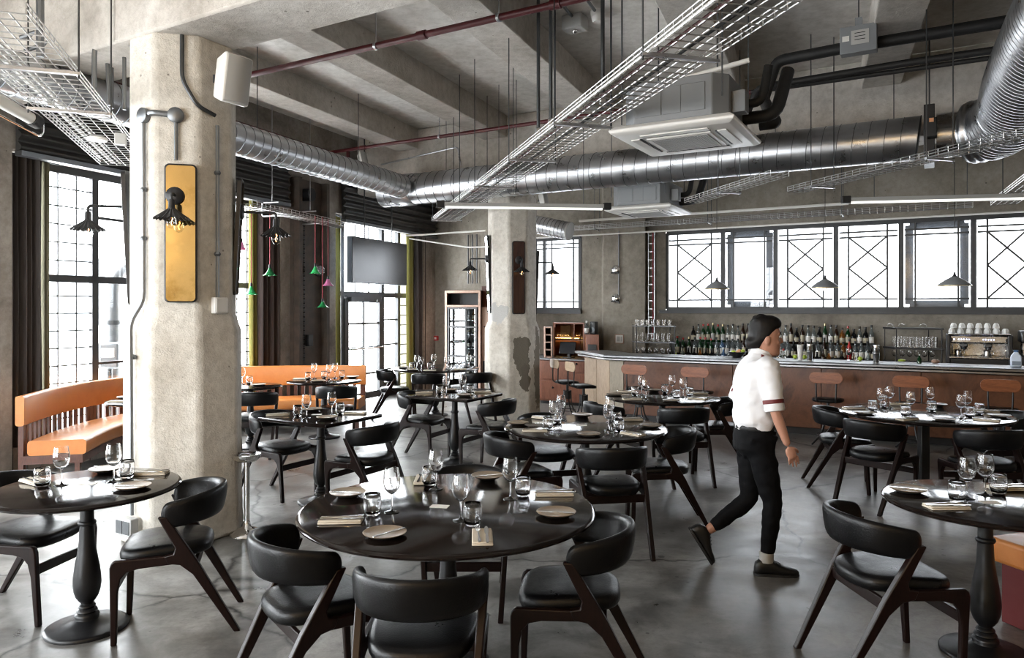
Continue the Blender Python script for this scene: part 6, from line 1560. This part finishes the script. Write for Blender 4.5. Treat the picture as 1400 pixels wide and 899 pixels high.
def fuse(name, m, parent, parts, voxel, sm=6, fac=.5, disp=0):
    mb = MB()
    for V, Fs in parts: mb.add(V, Fs)
    o = mb.build('tmp', m, None, smooth=0)
    r = o.modifiers.new('r', 'REMESH'); r.mode = 'VOXEL'; r.voxel_size = voxel; r.use_smooth_shade = True
    s = o.modifiers.new('sm', 'SMOOTH'); s.iterations = sm; s.factor = fac
    dg = bpy.context.evaluated_depsgraph_get(); ev = o.evaluated_get(dg); res = bpy.data.meshes.new_from_object(ev)
    bpy.data.objects.remove(o)
    if disp:
        from mathutils import noise as nz
        res.update()
        nr = [v.normal.copy() for v in res.vertices]
        for v, n_ in zip(res.vertices, nr):
            p = v.co; v.co = p + n_ * disp * (nz.noise(Vector((p.x * 9, p.y * 9, p.z * 16))) + .5 * nz.noise(Vector((p.x * 24, p.y * 24, p.z * 30))))
    res.materials.clear(); res.materials.append(M[m]); res.polygons.foreach_set('use_smooth', [True] * len(res.polygons))
    oo = bpy.data.objects.new(name, res); COL.objects.link(oo); oo.parent = parent; return oo
def mbp(mb): return ([Vector(p) for p in mb.v], list(mb.f))
# local frame: +x is the way he walks, +y is away from the viewer (his left), feet on z = 0
W_ = thing('person', 'person in a white rolled-sleeve shirt, black trousers and black shoes striding past the bar', 'person', (1.615, 4.74, 0), ang(-6))
hx = -.035
def head(cx, cz):
    """rings of a face in profile: front (+x) distance, back distance, half width per height"""
    mb = MB(); n = 32
    L = [(-.118, .058, .02, .030), (-.108, .078, .030, .046), (-.095, .086, .042, .056), (-.075, .086, .056, .062), (-.062, .086, .064, .065), (-.045, .088, .074, .068), (-.025, .088, .084, .071), (-.005, .084, .092, .073), (.012, .082, .098, .0745), (.030, .088, .101, .0755),
         (.055, .087, .102, .076), (.080, .078, .098, .073), (.100, .060, .085, .062), (.115, .036, .060, .044), (.122, .012, .030, .02)]
    rings = []
    for z, fr, bk, w in L:
        rg = []
        for i in range(n):
            a = 2 * PI * i / n; ca, sa = math.cos(a), math.sin(a)
            rg.append(Vector((cx + (fr if ca > 0 else bk) * (abs(ca) ** .9) * (1 if ca > 0 else -1), w * (abs(sa) ** .92) * (1 if sa > 0 else -1), cz + z)))
        rings.append(rg)
    mb.loft(rings); out = [mbp(mb)]
    m2 = MB(); m2.loft([[Vector((cx + x + .004, y, cz + z)) for x, y in ((.075, -w), (.075 + d, -w * .55), (.075 + d, w * .55), (.075, w))] for z, d, w in ((.020, .012, .008), (.0, .020, .011), (-.020, .032, .015), (-.028, .030, .018), (-.034, .012, .013))]); out.append(mbp(m2))     # nose
    m3 = MB(); m3.ball((cx + .083, 0, cz - .055), .012, 10, (.8, 2.0, .5)); m3.ball((cx + .081, 0, cz - .066), .012, 10, (.8, 1.8, .55)); m3.ball((cx + .070, 0, cz - .10), .018, 10, (1, 1.2, .8))
    for s in (-1, 1):
        m3.ball((cx + .070, s * .032, cz + .028), .016, 10, (.9, 1.7, .55)); m3.ball((cx + .060, s * .040, cz - .022), .020, 10, (1, .9, .8))
        m3.ball((cx - .008, s * .078, cz - .008), .026, 12, (.75, .35, 1.15)); m3.ball((cx - .004, s * .076, cz - .030), .012, 8, (.8, .5, 1))
    out.append(mbp(m3)); return out
def arm(sh, el, wr, r0=.042):
    return [(*sh, r0), (*Vector(sh).lerp(Vector(el), .5), .041), (*el, .034), (*Vector(el).lerp(Vector(wr), .35), .036), (*wr, .023)]
def hand(wr, d, side, palm_n, curl=.55):
    """palm plus four unequal curled fingers and a thumb, each its own chain"""
    wr = Vector(wr); d = Vector(d).normalized(); pn = (Vector(palm_n) - d * Vector(palm_n).dot(d)).normalized(); s = d.cross(pn) * side
    out = [skin_mesh([[(*wr, .023), (*(wr + d * .03), (.030)), (*(wr + d * .065), .031), (*(wr + d * .088), .024)]], sub=1)]
    V, Fs = out[0]; c0 = wr
    V = [p - pn * (p - wr).dot(pn) * .42 for p in V]; V = [p + s * (p - wr).dot(s) * .25 for p in V]; out[0] = (V, Fs)
    for i, (o, l) in enumerate(((-.031, .070), (-.011, .080), (.010, .074), (.029, .058))):
        b = wr + d * (.080 - .006 * abs(i - 1)) + s * o; dd = d.copy(); pts = [(*b, .0095)]
        for k, f in enumerate((.45, .32, .26)):
            a = curl * (.55 + .35 * k) * (.8 + .12 * i); dd2 = (d * math.cos(a) + pn * math.sin(a)).normalized(); b = b + dd2 * l * f; pts.append((*b, .0088 - .0011 * (k + 1)))
        out.append(skin_mesh([pts], sub=1))
    b = wr + d * .028 - s * .030; e1_ = b + (d * .62 - s * .55 + pn * .35).normalized() * .038; e2_ = e1_ + (d * .85 - s * .05 + pn * .45).normalized() * .028
    out.append(skin_mesh([[(*(wr + d * .018 - s * .012), .015), (*b, .0125), (*e1_, .0105), (*e2_, .0078)]], sub=1)); return out
TZH = 1.505
shR, elR, wrR = (.00, -.185, 1.335), (.03, -.225, 1.07), (.115, -.205, .845)
shL, elL, wrL = (-.01, .185, 1.335), (-.11, .225, 1.08), (-.02, .235, .855)
hipR, knR, anR = (-.03, -.085, .83), (.055, -.080, .455), (.015, -.075, .085)
hipL, knL, anL = (-.05, .085, .83), (-.055, .085, .44), (-.335, .085, .215)
body = head(.030, TZH)
body.append(skin_mesh([[(-.045, 0, .86, .085), (-.045, 0, 1.0, .080), (-.035, 0, 1.15, .085), (-.025, 0, 1.30, .080), (-.015, 0, 1.375, .050), (.010, 0, 1.43, .050), (.022, 0, 1.47, .050)],
                       [(-.025, 0, 1.30, .080), (*shR, .042), *arm(shR, elR, wrR)[1:]], [(-.025, 0, 1.30, .080), (*shL, .042), *arm(shL, elL, wrL)[1:]],
                       [(-.045, 0, .86, .085), (*hipR, .070), (*Vector(hipR).lerp(Vector(knR), .5), .058), (*knR, .044), (*Vector(knR).lerp(Vector(anR), .3), .042), (*anR, .036)],
                       [(-.045, 0, .86, .085), (*hipL, .070), (*Vector(hipL).lerp(Vector(knL), .5), .058), (*knL, .044), (*Vector(knL).lerp(Vector(anL), .3), .042), (*anL, .036)]]))
dR = Vector(wrR) - Vector(elR); dL = Vector(wrL) - Vector(elL)
body += hand(wrR, dR + Vector((.02, 0, -.02)), -1, (-.3, 1, 0), .5); body += hand(wrL, dL, 1, (-.2, -1, 0), .6)
fuse('body', 'skin', W_, body, .0055, 5, .5)
# hair: short, swept up and back
mb = MB(); n = 28; rings = []; cx = .030
for z, fr, bk, w in ((-.066, -.052, .070, .050), (-.045, -.046, .085, .064), (-.02, -.034, .098, .076), (.01, -.004, .108, .081), (.045, .050, .112, .083), (.078, .090, .110, .083), (.108, .094, .100, .077), (.134, .074, .082, .062), (.150, .040, .052, .038)):
    rings.append([Vector((cx + (max(fr, .0) if ca > 0 else bk) * abs(ca) ** .9 * (1 if ca > 0 else -1) + (min(fr, 0)), w * abs(sa) ** .92 * (1 if sa > 0 else -1), TZH + z)) for ca, sa in ((math.cos(2 * PI * i / n), math.sin(2 * PI * i / n)) for i in range(n))])
mb.loft(rings); hr = [mbp(mb)]
m2 = MB()
for i in range(40):
    a = R.uniform(-1, 1); y = a * .06; z = TZH + .105 + R.uniform(0, .034) * (1 - a * a); x = cx + R.uniform(-.05, .07); m2.ball((x - .01, y, z + .008), .021, 8, (1.7, .8, .8))
hr.append(mbp(m2)); fuse('hair', 'hair', W_, hr, .006, 3, .5, .004)
mb = MB()
for s in (-1, 1):
    mb.ball((.030 + .079, s * .031, TZH + .012), .0105, 10, (.7, 1.1, .75))
mb.build('eyes', 'porcelain', W_); mb = MB()
for s in (-1, 1): mb.ball((.030 + .0855, s * .031, TZH + .012), .0048, 8, (.6, 1, 1)); 
mb.build('pupils', 'hair', W_); mb = MB()
for s in (-1, 1): mb.tube([(.030 + .0875, s * .014, TZH + .034), (.030 + .0855, s * .034, TZH + .038), (.030 + .073, s * .052, TZH + .031)], .0045, 6)
mb.build('eyebrows', 'hair', W_)
# shirt with rolled sleeves
def ell(cx, cz, rx, ry, n=28, tilt=0, sq=2.3): return [Vector((cx + rx * abs(math.cos(a)) ** (2 / sq) * (1 if math.cos(a) > 0 else -1), ry * abs(math.sin(a)) ** (2 / sq) * (1 if math.sin(a) > 0 else -1), cz + tilt * math.cos(a))) for a in (2 * PI * k / n for k in range(n))]
mb = MB(); mb.loft([ell(-.045, .915, .116, .150), ell(-.046, .945, .122, .158), ell(-.048, .975, .134, .172), ell(-.045, 1.06, .128, .163), ell(-.040, 1.16, .134, .172), ell(-.034, 1.25, .136, .182), ell(-.028, 1.32, .122, .185), ell(-.020, 1.365, .095, .155), ell(-.012, 1.395, .070, .090), ell(-.004, 1.415, .058, .062)])
sh = [mbp(mb)]
for a_, b_ in ((shR, elR), (shL, elL)):
    a_, b_ = Vector(a_), Vector(b_); m2 = MB(); inn_ = a_ + Vector((-.01, -.05 * (1 if a_.y > 0 else -1), .005)); m2.tube([inn_, a_, a_.lerp(b_, .15), a_.lerp(b_, .4), a_.lerp(b_, .7), a_.lerp(b_, .98)], [.060, .068, .069, .065, .061, .057], 18); sh.append(mbp(m2))
fuse('shirt', 'shirt', W_, sh, .009, 5, .5, .011)
for wrist in ((shR, elR), (shL, elL)):
    a, b = Vector(wrist[0]), Vector(wrist[1]); d = (b - a).normalized()
    MB().lathe([(.046, -.045), (.060, -.043), (.062, .0), (.058, .012), (.047, .014)], 20, a.lerp(b, .97), d).build('sleeve_roll', 'shirt', W_, smooth=60)
    MB().lathe([(.059, -.012), (.064, -.010), (.064, .012), (.059, .014)], 20, a.lerp(b, .80), d).build('sleeve_band', 'maroon', W_, smooth=60)
MB().lathe([(.066, -.02), (.072, -.018), (.066, .022), (.060, .024)], 24, (.0, 0, 1.408), (.35, 0, 1)).build('collar', 'shirt', W_, smooth=60)
mb = MB(); mb.tube([(-.02, -.085, 1.395), (.035, -.07, 1.375), (.075, -.03, 1.33)], .012, 8); mb.build('apron_strap', 'maroon', W_)
mb = MB(); mb.loft([ell(-.046, .925, .119, .155), ell(-.046, .93, .124, .160), ell(-.046, .955, .124, .160), ell(-.046, .96, .119, .155)], caps=False)
mb.build('belt', 'lagging', W_, smooth=50)
# trousers, belt, shoes
def ankle(kn, an, f): return (*Vector(kn).lerp(Vector(an), f),)
mb = MB(); mb.loft([ell(-.046, .948, .117, .152), ell(-.046, .91, .121, .160), ell(-.048, .86, .130, .172), ell(-.05, .80, .125, .170), ell(-.045, .76, .09, .14)])
tr = [mbp(mb), skin_mesh([[(-.045, 0, .86, .10), (*hipR, .098), (*Vector(hipR).lerp(Vector(knR), .5), .086), (*knR, .064), (*ankle(knR, anR, .35), .060), (*ankle(knR, anR, .92), .046)],
                 [(-.045, 0, .86, .10), (*hipL, .098), (*Vector(hipL).lerp(Vector(knL), .5), .086), (*knL, .064), (*ankle(knL, anL, .35), .060), (*ankle(knL, anL, .92), .046)]])]
fuse('trousers', 'trousers', W_, tr, .009, 4, .5, .007)
def shoe(an, pitch, label):
    mb = MB(); c_, s_ = math.cos(pitch), math.sin(pitch)
    def T(x, y, z): return Vector((an[0] + x * c_ - (z - .085) * s_ * -1 * -1, an[1] + y, an[2] + (z - .085) * c_ + x * s_))
    rings = []
    for x, w, h0, h1 in ((-.075, .016, .006, .05), (-.068, .030, .0, .078), (-.04, .036, .0, .098), (-.01, .036, .0, .108), (.03, .037, .0, .098), (.07, .041, .0, .072), (.115, .045, .0, .054), (.155, .042, .0, .045), (.185, .030, .003, .036), (.198, .012, .010, .026)):
        rg = []
        for i in range(16):
            a = 2 * PI * i / 16; ca, sa = math.cos(a), math.sin(a); zz = (h0 + h1) / 2 + (h1 - h0) / 2 * abs(sa) ** .7 * (1 if sa > 0 else -1); rg.append(T(x, w * abs(ca) ** .8 * (1 if ca > 0 else -1), zz))
        rings.append(rg)
    mb.loft(rings); o = mb.build('shoe', 'shoe', W_, smooth=60)
    mb = MB(); rings = []
    for x, w in ((-.078, .020), (-.06, .036), (0, .039), (.06, .043), (.12, .048), (.17, .040), (.2, .014)): rings.append([T(x, -w, -.004), T(x, w, -.004), T(x, w, .012), T(x, -w, .012)])
    mb.loft(rings); mb.build('sole', 'lagging', o, smooth=50)
    mb = MB()
    for k in range(4): mb.tube([T(.02 + .02 * k, -.028, .092 - .008 * k), T(.026 + .02 * k, 0, .104 - .011 * k), T(.02 + .02 * k, .028, .092 - .008 * k)], .0028, 5)
    mb.build('laces', 'lagging', o)
shoe((anR[0], anR[1], .089), 0, ''); shoe((anL[0], anL[1], anL[2]), ang(-58), '')
mb = MB(); mb.lathe([(.044, -.03), (.046, .03), (.040, .035)], 16, (anR[0], anR[1], .115)); mb.build('sock', 'grey_plastic', W_)
